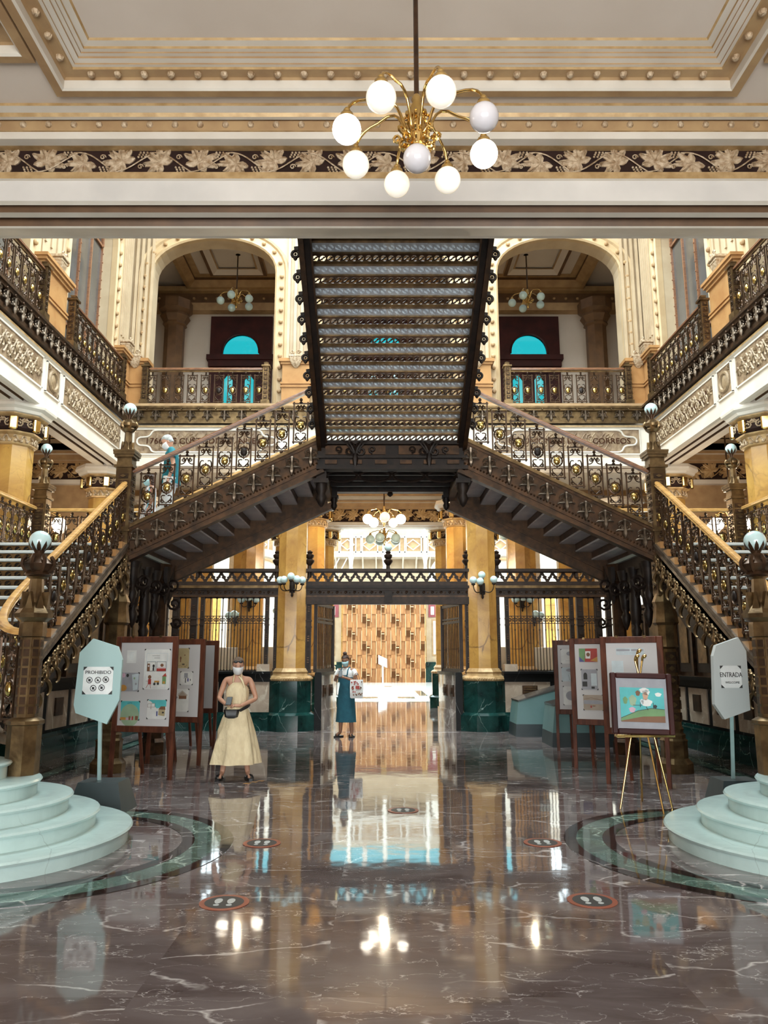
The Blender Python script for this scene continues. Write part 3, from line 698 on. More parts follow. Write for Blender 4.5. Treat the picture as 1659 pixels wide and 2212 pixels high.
for s in (-1,1):
    t=MB().lathe([(.30,7.42),(.30,11.3),(.36,11.35),(.34,11.42),(.45,11.6),(.40,11.7),(.5,11.8),(.5,12.1)],(s*6.3,21.6,0),8,PI/8).build('column',TAND)
    tag(t,'dark octagonal column inside the %s upstairs room'%W[s],'column')
# a bright wall beyond the stained glass is the open sky; skylight roof frame
m=MB()
for k in range(9): m.box(-6.9,6.9,7.4+k*1.3,7.5+k*1.3,14.7,14.85)
for k in range(9): m.box(-6.8+k*1.7,-6.7+k*1.7,7.4,17.9,14.7,14.85)
S(m.build('trim_28',WHITE))
S(bx('ceiling',WHITE,-12,12,-5,23.2,14.95,15.05)); S(bx('wall_near',CREAM,-7.3,7.3,6.6,6.7,9.9,14.9)) 
for s in (-1,1): S(bx('wall_'+W[s],CREAM,min(s*7.4,s*7.5),max(s*7.4,s*7.5),6.6,22.6,7.4,15))

# ================= THE COURT BEYOND =================
FY=52
m=MB()
m.mat(0).box(-14,14,FY,FY+.4,1.3,5.2).mat(1).box(-14,14,FY-.15,FY+.4,0,1.3)
m.mat(2).box(-14,14,FY-.1,FY+.4,5.2,5.75).mat(0).box(-14,14,FY-.5,FY+.4,5.75,6.2)
m.mat(0).box(-14,14,FY,FY+.4,6.2,10.4)
S(m.build('wall_far',[CREAM,GREENM,MAROON],ang=20))
m=MB()
for k in range(-5,6):
    x=k*2.66+.1
    m.mat(0).box(x-.17,x+.17,FY-.2,FY+.1,1.3,5.75)
    m.mat(1).box(x+.55,x+2.1,FY-.03,FY+.02,1.7,4.1); m.mat(2).box(x+.65,x+2.0,FY-.05,FY,1.8,4.0)
    m.mat(3).box(x+.35,x+2.3,FY-.06,FY+.02,4.25,5.1)
    m.mat(2)
    for q in range(4): m.box(x+.5+q*.45,x+.72+q*.45,FY-.09,FY,4.4,4.95)
S(m.build('trim_29',[YEL,TAN,WHITE,MAROON],ang=20))
# white iron gallery: bracket soffit, diamond railing, posts, tall turquoise windows above
m=MB(); m.box(-13,13,50.6,52,8.15,8.35); m.box(-13,13,50.5,50.65,8.35,8.5); m.box(-13,13,50.5,50.62,9.42,9.55)
mk=MB().box(-13,13,50.7,50.76,8.5,9.42); S(mk.build('trim_30',TAN))
k=-13
i=0
while k<13:
    m.box(k-.04,k+.04,50.5,50.62,8.4,9.5)
    if i%2==0:
        for (a,b,c,d) in ((k+.1,8.95,k+.55,8.6),(k+.55,8.6,k+1.0,8.95),(k+1.0,8.95,k+.55,9.3),(k+.55,9.3,k+.1,8.95)): m.bar((a,50.56,b),(c,50.56,d),.06,.05)
        m.bar((k+.1,50.56,8.5),(k+.1,50.56,9.42),.05,.05)
    k+=1.1 if i%2==0 else .35; i+=1
for x in (-8.9,-6.0,-2.05,.15,2.85,6.2,9): m.lathe([(.16,7.2),(.10,7.5),(.14,7.9),(.2,8.15),(.12,8.4),(.12,14.4)],(x,50.6,0),8); 
for x in [-13+q*.9 for q in range(30)]:
    m.prism([(50.7,8.15),(52,8.15),(52,7.3),(51.6,7.75)],x-.05,x+.05,'x')
S(m.build('trim_30',WHITE,ang=25))
for k in range(7):
    x=-9.3+k*2.66
    t=thing('window_2','x','window',(x+1.4,FY-.1,10.4)); del t['label']; del t['category']; t['kind']='structure'
    bx('window_frame',WHITE,x+.1,x+.35,FY-.15,FY+.2,10.4,14.4,parent=t); bx('glass_pane',CYANG2,x+.35,x+2.76,FY,FY+.02,10.4,14.4,parent=t)
S(bx('wall_far',WHITE,-14,14,FY,FY+.4,14.4,15.6))
for s in (-1,1):
    S(bx('wall_'+W[s],WHITE,min(s*13.6,s*14),max(s*13.6,s*14),26,56,0,9)); S(bx('wall_far',CREAM,min(s*11.6,s*13.8),max(s*11.6,s*13.8),25.7,26,0,9))
    # big round arches of the court stairs, seen over the grille
    m=MB()
    for (cx,cz,r) in ((s*4.3,5.9,1.5),(s*6.9,5.8,1.7)):
        m.mat(0).torus((cx,43.7,cz),r,.2,'y',24,6,0,PI); m.mat(1).torus((cx,43.8,cz),r-.35,.08,'y',24,5,0,PI)
        for q in range(7): m.mat(0).bar((cx-r+.5+q*r*.3,44,cz+.2),(cx-r*.3+q*r*.3,44,cz+1.3),.08,.05)
    m.mat(0).box(min(s*3.3,s*13),max(s*3.3,s*13),44,44.3,0,7.6); m.mat(1).box(min(s*3.3,s*13),max(s*2.6,s*13),43.85,44,1.2,1.35)
    for q in range(5): m.mat(2).box(min(s*(3.5+q*1.9),s*(4.05+q*1.9)),max(s*(3.5+q*1.9),s*(4.05+q*1.9)),43.7,44,0,5.6)
    S(m.build('wall_'+W[s],[WHITE,TAN,YEL],ang=30))
# slatted timber pavilion
t=thing('timber_screen','tall wide slatted timber screen wall standing in the bright white court','screen',(.1,51,0))
m=MB(); x0,x1=-2.6,2.82; n=17; w_=(x1-x0)/n
for i in range(n):
    for j in range(6):
        z0=5.28*j/6; z1=5.28*(j+1)/6; o_=.09*((i+j)%2)
        xa=x0+i*w_
        if (i%3==0): m.mat(0).box(xa,xa+w_*.97,51-o_,51.2,z0,z1)
        elif (i%3==1):
            if j%2==(i//3)%2: m.mat(0).box(xa,xa+w_*.97,51-o_,51.2,z0,z1)
            else: m.mat(0).box(xa,xa+w_*.97,51.02,51.2,z0,z1); m.mat(1).box(xa+w_*.15,xa+w_*.97,50.95,51.03,z0+.28,z1-.18)
        else:
            m.mat(0).box(xa,xa+w_*.97,50.97-o_,51.2,z0,z1)
            if (j+i//3)%2: m.mat(1).box(xa,xa+w_*.6,50.9-o_,51.0,z0+.1,z1-.3); m.mat(2).box(xa,xa+w_*.6,50.84-o_,51.0,(z0+z1)/2,(z0+z1)/2+.05)
        m.mat(2).box(xa+w_*.9,xa+w_*.99,50.84-o_,51.1,z0+.35*((i+j)%2),z1-.2*((i*j)%2))
m.build('slats',[WOODP,WOODP2,mat('pale_timber_edge',(.72,.48,.26),.5)],t)
bx('timber_core',WOODP2,-2.6,2.8,51.1,51.5,0,5.2,parent=t)
t=thing('standing_sign','blank white tilted sign board on a thin stand in front of the timber screen','sign',(.05,49.5,0))
MB().prism([(-.25,1.75),(.3,1.5),(.3,.95),(-.25,1.2)],49.45,49.5).build('board',WSHEET,t); bx('stand',WHITE,-.02,.08,49.5,49.56,0,1.2,parent=t)
# white service counters seen low through the grilles
for s in (-1,1):
    for k,(x,y) in enumerate(((3.4,23.0),(4.8,24.2))):
        t=thing('service_counter','white panelled service counter behind the %s grille, %s one'%(W[s],('inner','outer')[k]),'counter',(s*x,y,0))
        bx('counter_body',WHITE,s*x-.5,s*x+.5,y-.3,y+.3,0,1.9,parent=t,b=.02); bx('counter_top',TEALG,s*x-.6,s*x+.6,y-.4,y+.4,1.15,1.22,parent=t,b=.01)
# ================= IRONWORK UNITS =================
def panel_mb(h=.80,w=.215):
    m=MB(); a=w/2; z0=.10; z1=h-.09
    for x in (-a,a): m.box(x-.011,x+.011,-.009,.009,z0-.02,z1+.02)
    m.box(-a-.02,a+.02,-.012,.012,z0-.012,z0+.006); m.box(-a-.02,a+.02,-.012,.012,z1-.006,z1+.012)
    m.lathe([(.022,0),(.012,.02),(.012,.05),(.03,.07),(.02,.095)],n=6); m.lathe([(.014,z1),(.03,z1+.02),(.012,z1+.04),(.028,z1+.06),(.016,h)],n=6)
    for x in (-a,a):
        for z in (z0-.02,z1+.02): m.sph((x,0,z),.014,6,4)
    zc=z0+(z1-z0)*.42; m.torus((0,0,zc),.084,.012,'y',18,5); m.sph((0,0,zc+.1),.012,5,4); m.sph((0,0,zc-.1),.012,5,4)
    for k in range(12): t=2*PI*k/12; m.sph((.07*cos(t),0,zc+.07*sin(t)),.009,4,3)
    for sg in (-1,1):
        for (cz,r,d) in ((z1-.055,.034,1),(z0+.05,.034,-1)):
            m.tube(spiral(sg*.055,cz,r,.008,PI/2,1.4*sg*d,9),.009,4)
        m.tube(bez((sg*a,0,z1-.12),(sg*.03,0,z1-.14),(sg*.02,0,z1-.06),(0,0,z1-.02),6),.009,4)
        m.tube(bez((sg*.03,0,zc+.14),(sg*.09,0,zc+.17),(sg*.09,0,zc+.1),(sg*.085,0,zc+.04),6),.009,4)
        m.tube(bez((sg*.02,0,zc-.12),(sg*.1,0,zc-.1),(sg*.1,0,zc-.17),(0,0,z0+.02),7),.009,4)
    return m,zc
PM,PZC=panel_mb()
def medal_mb(zc):
    m=MB(); m.sph((0,0,zc),.064,12,8,.86,.55,1.02); m.box(-.045,.045,-.012,.012,zc+.04,zc+.062); return m
PROTO_P=PM.build('baluster',IRON,None,local=True,ang=50); PROTO_M=medal_mb(PZC).build('medallion',MEDB,PROTO_P,local=True,ang=60)
PROTO_P2=PM.build('baluster',IRON,None,local=True,ang=50); PROTO_M2=medal_mb(PZC).build('medallion',BLACK,PROTO_P2,local=True,ang=60)
def balusters(parent,pts,rz=0,zs=1,dark=()):
    for i,p in enumerate(pts):
        o=parent.location; src=PROTO_P2 if i in dark else PROTO_P
        inst(src,parent,(p[0]-o[0],p[1]-o[1],p[2]-o[2]),rz,sc_=(1,1,zs))
def rail_mb(path,w=.085,h=.06):
    m=MB(); P=[Vector(p) for p in path]; rings=[]
    prof=[(-.5,-.5),(.5,-.5),(.42,-.15),(.5,.1),(.38,.42),(0,.55),(-.38,.42),(-.5,.1),(-.42,-.15)]
    for i in range(len(P)):
        a=P[max(0,i-1)]; b=P[min(len(P)-1,i+1)]; t=(b-a).normalized(); x=t.cross(Vector((0,0,1))).normalized(); y=x.cross(t)
        rings.append([P[i]+x*(u*w)+y*(v*h) for u,v in prof])
    return m.loft(rings)
def riser_mb(x0,x1,z0,hz,y,cell=.105,t=.012):
    """openwork riser: round holes crossed by an S bar"""
    m=MB(); n=max(1,int(round((x1-x0)/cell))); c=(x1-x0)/n; r=min(c,hz)*.42; K=12
    for i in range(n):
        cx=x0+c*(i+.5); cz=z0+hz/2
        for yy in (y,y+t):
            vs=[];fs=[]
            for k in range(K):
                a=2*PI*k/K+PI/4; ca,sa=cos(a),sin(a); q=1/max(abs(ca),abs(sa))
                vs+= [(cx+r*ca,yy,cz+r*sa),(cx+c/2*q*ca,yy,cz+hz/2*q*sa)]
            for k in range(K): j=(k+1)%K; fs.append((2*k,2*k+1,2*j+1,2*j))
            m.add(vs,fs)
        vs=[];fs=[]
        for k in range(K):
            a=2*PI*k/K; vs+=[(cx+r*cos(a),y,cz+r*sin(a)),(cx+r*cos(a),y+t,cz+r*sin(a))]
        for k in range(K): j=(k+1)%K; fs.append((2*k,2*k+1,2*j+1,2*j))
        m.add(vs,fs)
        m.tube([(cx-r*.85,y+t/2,cz-r*.5),(cx-r*.35,y+t/2,cz-r*.35),(cx,y+t/2,cz),(cx+r*.35,y+t/2,cz+r*.35),(cx+r*.85,y+t/2,cz+r*.5)],[.006,.014,.008,.014,.006],4)
    return m

# ================= MARBLE STEPS AND LOWER FLIGHTS (left built, right mirrored) =================
PX=4.0   # inner edge of the lower flights
OX=6.30
ms_=thing('marble_steps','x','steps',(-4.9,7.0,0))
for k,(cx,cy,r) in enumerate(((-3.72,7.0,1.36),(-3.72,6.98,1.08),(-3.74,6.93,.88),(-3.78,6.90,.66),(-3.86,6.9,.48))):
    z0=.143*k; z1=.143*(k+1)
    def outl(rr):
        return [(cx+rr*sin(a),cy-rr*cos(a)) for a in [PI*i/30 for i in range(31)]]+[(-6.3,cy+rr),(-6.3,cy-rr)]
    m=MB(); m.prism(outl(r-.03),z0,z1-.03,'z'); 
    def L3(rr,z): return [(x,y,z) for x,y in outl(rr)]
    m.loft([L3(r-.03,z1-.045),L3(r-.005,z1-.04),L3(r+.008,z1-.02),L3(r-.003,z1-.004),L3(r-.02,z1)])
    m.build('step',WHITEM,ms_,ang=40)
fl=thing('lower_stair_flight','x','staircase',(-5.15,9.3,0))
NS=17; ZL=3.25; r_=(ZL-.715)/NS; run=(11.4-7.2)/NS
rb=riser_mb(-OX+.02,-PX-.02,0,r_-.045,0,.125)
rproto=None; tproto=None
for i in range(NS):
    y=7.2+run*i; z=.715+r_*i
    if rproto is None:
        rproto=rb.build('riser',IRONL,fl,local=True); rproto.location=(5.15,y-9.3,z)
        tproto=MB().bbox(-OX,-PX,0,run+.03,0,.04,.01).build('tread',TREADM,fl,local=True); tproto.location=(5.15,y-.03-9.3,z+r_-.04)
        bproto=bx('riser_back',BLACK,-OX+.02,-PX-.02,.03,.04,0,.1); bproto.parent=fl; bproto.location=(5.15,y-9.3,z)
    else:
        inst(rproto,fl,(5.15,y-9.3,z)); inst(tproto,fl,(5.15,y-.03-9.3,z+r_-.04)); inst(bproto,fl,(5.15,y-9.3,z))
sl=(ZL-.715)/(11.4-7.2)
def Zl(y): return .715+(y-7.2)*sl
for x in (-PX+.03,-OX):
    m=MB(); m.mat(0)
    m.loft([[(x+u,y,Zl(y)+v) for u,v in ((-.05,.07),(.06,.07),(.075,.03),(.06,0),(.06,-.05),(.04,-.08),(-.05,-.08))] for y in (7.9,11.4)])
    m.mat(1)
    for i in range(2,NS): y=7.2+run*i; m.box(x-.03,x+.03,y,y+run,Zl(y)+.05,Zl(y+run)+.02) # little cream blocks under the posts
    m.build('stringer',[IRONP,OCHRE],fl,ang=30)
m=MB()   # carved apron below the inner stringer
for i in range(15):
    y=8.15+i*.222; z=Zl(y)-.24
    q=MB().merge(ORN,Matrix.Scale(.85,4)); 
    q.tube(bez((.0,-.03,-.1),(.09,-.05,-.14),(.09,-.05,-.26),(-.0,-.04,-.27),7),[.02,.026,.03,.028,.024,.02,.015,.01],5)
    q.tube(spiral(-.03,-.02,.09,.02,0,1.4,10,-.02),.016,4); q.tube(spiral(.05,.1,.06,.015,PI,-1.4,9,-.03),.014,4)
    q.xf(Matrix.Translation((-PX+.07,y,z))@RY(PI/2,4,'Z')); m.merge(q)
m.tube([(-PX+.07,8.0,Zl(8.0)-.32),(-PX+.07,11.35,Zl(11.35)-.32)],.03,5)
for i in range(40): y=8.05+i*.083; m.sph((-PX+.08,y,Zl(y)-.32),.036,6,4)
m.build('carved_apron',IRONL,fl,ang=60)
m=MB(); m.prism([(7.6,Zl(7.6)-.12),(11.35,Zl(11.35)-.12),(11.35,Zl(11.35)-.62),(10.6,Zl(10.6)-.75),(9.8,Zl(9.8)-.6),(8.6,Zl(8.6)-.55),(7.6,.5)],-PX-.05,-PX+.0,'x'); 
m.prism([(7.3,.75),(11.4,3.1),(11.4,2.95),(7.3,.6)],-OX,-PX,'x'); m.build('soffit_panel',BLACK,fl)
# curved bottom of the inner railing
def curve(z0off,zend,n=10): return bez((-PX,8.5,Zl(8.5)+z0off),(-PX,7.95,Zl(7.95)+z0off),(-3.9,7.3,zend+.02),(-3.47,7.27,zend),n)
br=thing('stair_balustrade','x','balustrade',(-PX,9.5,1.5))
top=[(-PX,11.3,Zl(11.3)+.99),(-PX,8.15,Zl(8.15)+.99)]
rail_mb([(-PX,11.3,Zl(11.3)+.99)]+curve(.99,1.83,12)).build('handrail',OAK,br,ang=45)
rail_mb([(-PX,8.5,Zl(8.5)+.02)]+curve(.02,.86,12)[1:],.10,.09).build('bottom_rail',IRONP,br,ang=45)
pts=[(-PX,7.2+run*(i+.5),Zl(7.2+run*(i+.5))+.1) for i in range(5,NS)]
balusters(br,pts,PI/2,1.04,dark=(2,6))
cp_=curve(.1,.92,9)
for k in (2,4,6,8):
    p=cp_[k]; q=cp_[k-1]; inst(PROTO_P,br,(p[0]-br.location[0],p[1]-br.location[1],p[2]-br.location[2]),math.atan2(q[1]-p[1],q[0]-p[0]),sc_=(.8,1,1.04))
bo=thing('stair_balustrade','x','balustrade',(-OX,9.5,1.5))
rail_mb([(-OX,11.4,Zl(11.4)+.99),(-OX,7.2,Zl(7.2)+.99)]).build('handrail',OAK,bo,ang=45)
balusters(bo,[(-OX,7.2+run*(i+.5),Zl(7.2+run*(i+.5))+.1) for i in range(1,NS)],PI/2,1.04)
# newel posts
def globe_top(m0,par,c,z,r=.1,mt=OPAL):
    MB().sph((c[0],c[1],z),r,20,14).build('globe',mt,par,ang=180)
    m=MB()
    for k in range(10):
        a=2*PI*k/10; ca,sa=cos(a),sin(a)
        def pt(e,w_): 
            rr=r*1.07*cos(e); zz=z+r*1.07*sin(e); return (c[0]+rr*cos(a+w_),c[1]+rr*sin(a+w_),zz)
        m.add([pt(-1.2,-.28),pt(-1.2,.28),pt(-.8,.26),pt(-.45,.17),pt(-.05,0),pt(-.45,-.17),pt(-.8,-.26)],[(0,1,2,6),(6,2,3,5),(5,3,4)])
    m.lathe([(.02,z-r-.16),(.035,z-r-.14),(.02,z-r-.10),(.03,z-r-.04),(.05,z-r+.005),(.045,z-r+.012)],c,10)
    m.build('petal_gallery',IRON,par,ang=40)
def studpanels(m,c,w,z0,z1,step,mt=1):
    z=z0
    while z+step<=z1+1e-6:
        for k in range(4):
            a=k*PI/2; M=Matrix.Translation((c[0],c[1],0))@RY(a,4,'Z')
            q=MB(); q.box(-w*.32,w*.32,-w/2-.012,-w/2+.01,z+step*.14,z+step*.86); m.merge(q,M,mat=mt)
            q=MB(); q.prism([(-w*.2,z+step*.5),(0,z+step*.28),(w*.2,z+step*.5),(0,z+step*.72)],-w/2-.026,-w/2,'y'); m.merge(q,M,mat=0)
        z+=step
nw=thing('newel_post','x','newel post',(-3.38,7.2,.572)); c=(-3.38,7.2,0)
q4=PI/8; f=1/cos(PI/8)
m=MB(); m.mat(0).lathe([(.135*f,.572),(.135*f,1.0),(.15*f,1.01),(.15*f,1.04),(.12*f,1.06),(.095*f,1.07),(.092*f,1.78),(.11*f,1.79),(.11*f,1.90),(.105*f,1.92),(.15*f,1.96),(.155*f,2.0),(.12*f,2.05),(.07*f,2.10),(.055*f,2.32),(.09*f,2.34)],c,8,q4)
m.mat(1)
z=1.09
while z<1.75:
    for k in range(8):
        M=Matrix.Translation((c[0],c[1],0))@RY(k*PI/4,4,'Z'); m.merge(MB().box(-.026,.026,-.101,-.085,z+.01,z+.075),M,mat=1)
    z+=.085
m.mat(0)
for k in range(8):
    M=Matrix.Translation((c[0],c[1],0))@RY(k*PI/4,4,'Z'); m.merge(MB().prism([(-.045,2.0),(.045,2.0),(0,2.2)],-.125,-.06,'y'),M,mat=0)
m.build('shaft',[IRONL,IRON],nw,ang=30)
m=MB().lathe([(.07,2.33),(.12,2.36),(.10,2.39),(.13,2.41),(.15,2.46),(.12,2.49),(.075,2.52),(.06,2.56)],c,12)
for k in range(8): a=k*PI/4; m.tube([(c[0]+(.08+.07*sin(t*2.6))*cos(a),c[1]+(.08+.07*sin(t*2.6))*sin(a),2.37+t*.16) for t in (0,.25,.5,.75,1)],.018,4)
m.build('capital',IRON,nw,ang=45)
globe_top(None,nw,c,2.68,.1)
# landing posts
def landing_post(x,y,name_='lamp_post',low=True):
    t=thing(name_,'x','lamp post',(x,y,0 if low else ZL)); c=(x,y,0)
    m=MB(); m.mat(0)
    if low: m.lathe([(.225*f,0),(.225*f,.13),(.17*f,.20),(.17*f,.42),(.18*f,.44),(.15*f,.47),(.155*f,.52),(.125*f,.55),(.135*f,.60),(.115*f,.64),(.11*f,1.72),(.15*f,1.75),(.135*f,1.79),(.14*f,2.06),(.17*f,2.10),(.16*f,2.16),(.14*f,2.34),(.16*f,2.4),(.115*f,2.52)],c,8,q4); m.box(x-.115,x+.115,y-.115,y+.115,2.5,3.3)
    m.box(x-.115,x+.115,y-.115,y+.115,ZL,4.5)
    for (e,z0,z1) in ((.03,3.44,3.47),(.03,4.42,4.46),(.045,4.62,4.66),(.03,4.58,4.62),(.05,4.66,4.69)): m.box(x-.115-e,x+.115+e,y-.115-e,y+.115+e,z0,z1)
    m.box(x-.11,x+.11,y-.11,y+.11,4.5,4.6)
    m.lathe([(.12,4.69),(.085,4.76),(.06,4.82),(.055,5.0),(.085,5.03)],c,8,q4)
    for k in range(8): m.merge(MB().prism([(-.04,4.68),(.04,4.68),(0,4.84)],-.10,-.05,'y'),Matrix.Translation((x,y,0))@RY(k*PI/4,4,'Z'),mat=0)
    (studpanels(m,(x,y),.22,.68,1.7,.17),studpanels(m,(x,y),.23,2.56,3.4,.14)) if low else None; studpanels(m,(x,y),.23,3.5,4.4,.105)
    m.build('shaft',[IRONL,IRON],t,ang=30)
    m=MB().lathe([(.07,5.0),(.11,5.04),(.095,5.07),(.125,5.09),(.13,5.13),(.09,5.16),(.05,5.2)],c,12)
    for k in range(6): a=k*PI/3; m.tube([(x+(.07+.06*sin(q*2.6))*cos(a),y+(.07+.06*sin(q*2.6))*sin(a),5.02+q*.14) for q in (0,.25,.5,.75,1)],.016,4)
    m.build('capital',IRONL,t,ang=45)
    globe_top(None,t,c,5.37,.1); return t
pA=landing_post(-4.03,11.4); 
pB=landing_post(-6.30,13.7,low=False)
# rear supporting posts
def plain_post(x,y,zt=3.2):
    t=thing('support_post','x','post',(x,y,0))
    m=MB().lathe([(.2*f,0),(.2*f,.2),(.15*f,.26),(.15*f,.6),(.11*f,.66),(.10*f,zt-.5),(.16*f,zt-.4),(.12*f,zt-.3),(.2*f,zt)],(x,y,0),8,q4)
    m.build('shaft',[IRON],t,ang=30)
    m=MB()
    for sg in (-1,1):
        for k in range(3):
            z=zt-.35-k*.33; m.tube(spiral(x+sg*(.2+.05*k),z,.14-.02*k,.03,PI,1.3*sg,10,y),.022,5)
    for k in range(4):
        a=k*PI/2+PI/4; m.lathe([(.01,-.35),(.05,-.2),(.07,-.05),(.04,.02),(.07,.1),(.07,.3)],(x+.16*cos(a),y+.16*sin(a),zt-.35),6)
    m.build('scroll_brackets',BLACK,t,ang=50); return t
pC=plain_post(-4.0,13.5)
# lower landing
ld=thing('lower_landing','x','landing',(-5.15,12.6,ZL))
m=MB(); m.mat(1).box(-6.45,-3.93,11.38,13.85,ZL-.05,ZL+.0); m.mat(0).box(-6.4,-3.98,11.42,13.8,ZL-.25,ZL-.05)
for x in (-6.4,-5.6,-4.8,-4.05): m.mat(0).box(x-.04,x+.04,11.4,13.8,ZL-.45,ZL-.2)
for y in (11.45,12.6,13.75): m.mat(0).box(-6.4,-3.98,y-.05,y+.05,ZL-.5,ZL-.2)
m.build('deck',[BLACK,WHITEM],ld)
for x,y,l in ((-4.0,12.0,1.0),(-4.0,12.6,1.25),(-4.0,13.1,1.0),(-5,11.5,.8),(-5.8,11.5,.7),(-3.95,11.75,.7)):
    m=MB()
    m.lathe([(.01,-l),(.05,-l+.08),(.09,-l+.22),(.05,-l+.3),(.08,-l+.36),(.10,-l+.6),(.07,-.2),(.1,-.1),(.12,0)],(x,y,ZL-.2),8)
    for sg in (-1,1):
        m.tube(spiral(x+sg*.16,ZL-.5,.13,.03,PI,1.3*sg,10,y),.025,5)
        m.tube([(a,b,c_) for b,_,c_ in spiral(y+sg*.16,ZL-.62,.14,.03,PI,1.3*sg,10) for a in (x,)],.025,5)
    m.build('pendant_bracket',BLACK,ld,ang=50)
lb=thing('landing_balustrade','x','balustrade',(-5.15,13.75,ZL))
rail_mb([(-6.37,11.4,ZL+.99),(-6.37,13.72,ZL+.99)]).build('handrail',OAK,lb,ang=45); rail_mb([(-6.3,13.78,ZL+.99),(-4.0,13.78,ZL+.99)]).build('handrail',OAK,lb,ang=45)
balusters(lb,[(-6.37,11.6+.26*i,ZL+.12) for i in range(8)],PI/2,1.03); balusters(lb,[(-6.05+.28*i,13.78,ZL+.12) for i in range(8)],0,1.03)
bx('bottom_rail',IRONP,-6.4,-4,13.73,13.83,ZL,ZL+.1,parent=lb)
# ---- side flights up to the middle landing ----
sf=thing('upper_side_flight','x','staircase',(-2.6,12.6,ZL))
UX0,UX1=-3.95,-1.12; UZ0=3.3; UZ1=4.80; us=(4.90-3.56)/2.76
def Zu(x): return 3.56+(x+3.86)*us      # top line of the stringer
for y,nm in ((11.4,'front'),(13.8,'rear')):
    m=MB(); m.mat(0)
    P=[(UX0,Zu(UX0)),(UX1,Zu(UX1)),(UX1,Zu(UX1)-(.5 if y<12 else .6)),(UX0,Zu(UX0)-(.48 if y<12 else .6))]
    m.prism(P,y-.03,y+.03,'y')
    for off,hh,dd in ((0,.05,.07),(-.06,.025,.05),(-.42,.07,.06)): m.mat(1 if off==0 else 0).bar((UX0,y,Zu(UX0)+off),(UX1,y,Zu(UX1)+off),dd*2,hh)
    q_=.5 if y<12 else .56; m.mat(0).bar((UX0,y,Zu(UX0)-q_),(UX1+.1,y,Zu(UX1)-q_),.16,.06 if y<12 else .12)
    if nm=='front':
        k=UX0+.17
        while k<UX1-.05: m.mat(0).merge(ORN,Matrix.Translation((k,y-.04,Zu(k)-.25))@RY(0,4,'Z'),mat=2); k+=.285
        for i in range(60): x=UX0+.05+i*.047; m.mat(0).sph((x,y-.06,Zu(x)-.39),.018,4,3)
    m.build('stringer',[IRON,IRONL,IRONP],sf,ang=30)
NU=10; ur=(UX1-UX0)/NU
for i in range(NU):
    x=UX0+ur*i; z=ZL-.04+(4.70-ZL)*(i+1)/NU
    MB().bbox(x-.02,x+ur+.02,11.43,13.77,z-.035,z,.006).build('tread',GLASSTR,sf)
    m=MB(); m.box(x,x+.015,11.43,13.77,z-.155,z-.03); m.box(x-.005,x+.022,11.45,13.75,z-.05,z-.03); m.build('riser',IRON,sf)
def side_rail(y,label,dk=()):
    t=thing('stair_balustrade',label,'balustrade',(-2.6,y,4.2))
    rail_mb([(UX0+.03,y,Zu(UX0)+.86),(UX1-.12,y,Zu(UX1-.12)+.86)]).build('handrail',OAKD if y<12 else OAK,t,ang=45)
    pts=[(UX0+.26+.288*i,y,Zu(UX0+.26+.288*i)-.01) for i in range(9)]
    balusters(t,pts,0,1.0,dark=dk); return t
sr=side_rail(11.4,'x',(5,)); sr2=side_rail(13.8,'x')
# ---- middle landing, central flight ----
ml=thing('middle_landing','dark iron landing frame with carved panels and pendants where the side flights meet','landing',(0.02,12.6,4.75))
m=MB(); m.mat(0).box(-1.13,1.17,11.38,11.5,4.42,4.85); m.box(-1.13,1.17,11.3,11.5,4.40,4.46).box(-1.13,1.17,11.3,11.5,4.79,4.85).box(-1.13,1.17,11.33,11.5,4.58,4.62)
m.mat(1).box(-1.0,-.08,11.35,11.4,4.64,4.78).box(.12,1.04,11.35,11.4,4.64,4.78)
for x in (-1.0,-.62,-.24,.14,.5,.86): m.mat(1).box(x,x+.18,11.34,11.4,4.49,4.55)
m.mat(0).box(-1.13,1.17,13.7,13.85,4.56,4.85); m.mat(1).box(-1.0,1.05,13.6,13.72,4.54,4.62); m.box(-1.13,-1.03,11.4,13.8,4.4,4.85).box(1.07,1.17,11.4,13.8,4.4,4.85)
m.mat(2).box(-1.1,1.1,11.4,13.8,4.80,4.86)
for k in range(5): m.mat(0).box(-1.05,1.1,11.9+k*.42,11.96+k*.42,4.55,4.8)
m.build('frame',[BLACK,IRON,WHITEM],ml,ang=30)
for x in (-.54,.58):
    m=MB()
    for sg in (-1,1):
        m.tube(spiral(x+sg*.09,4.68,.08,.02,PI/2,1.4*sg,10,11.32),.02,5); m.tube(spiral(x+sg*.26,4.71,.06,.015,-PI/2,-1.2*sg,9,11.33),.016,5)
        for t in range(3): m.tube(bez((x,11.32,4.62),(x+sg*.03*t,11.28,4.7),(x+sg*.05*t,11.26,4.78),(x+sg*.07*(t+1),11.3,4.82+.02*t),5),.014,4)
    m.lathe([(.01,4.42),(.03,4.47),(.045,4.55),(.03,4.64)],(x,11.31,0),6); m.build('acanthus_carving',BLACK,ml,ang=50)
for x,y,l in ((-1.06,11.5,.95),(1.10,11.5,.95),(-.99,13.6,.6),(1.03,13.6,.6),(.02,11.5,.42),(.02,13.65,.34),(-.5,13.65,.26),(.54,13.65,.26)):
    m=MB()
    w_=.085 if l>.7 else .06
    m.box(x-w_*.9,x+w_*.9,y-w_*.9,y+w_*.9,4.8-l*.55,4.8); m.box(x-w_*1.3,x+w_*1.3,y-w_*1.3,y+w_*1.3,4.8-l*.62,4.8-l*.55)
    m.lathe([(.01,4.8-l),(w_*.6,4.8-l*.95),(w_,4.8-l*.86),(w_*.7,4.8-l*.78),(w_*1.1,4.8-l*.7),(w_,4.8-l*.6)],(x,y,0),8); m.build('pendant',BLACK,ml,ang=50)
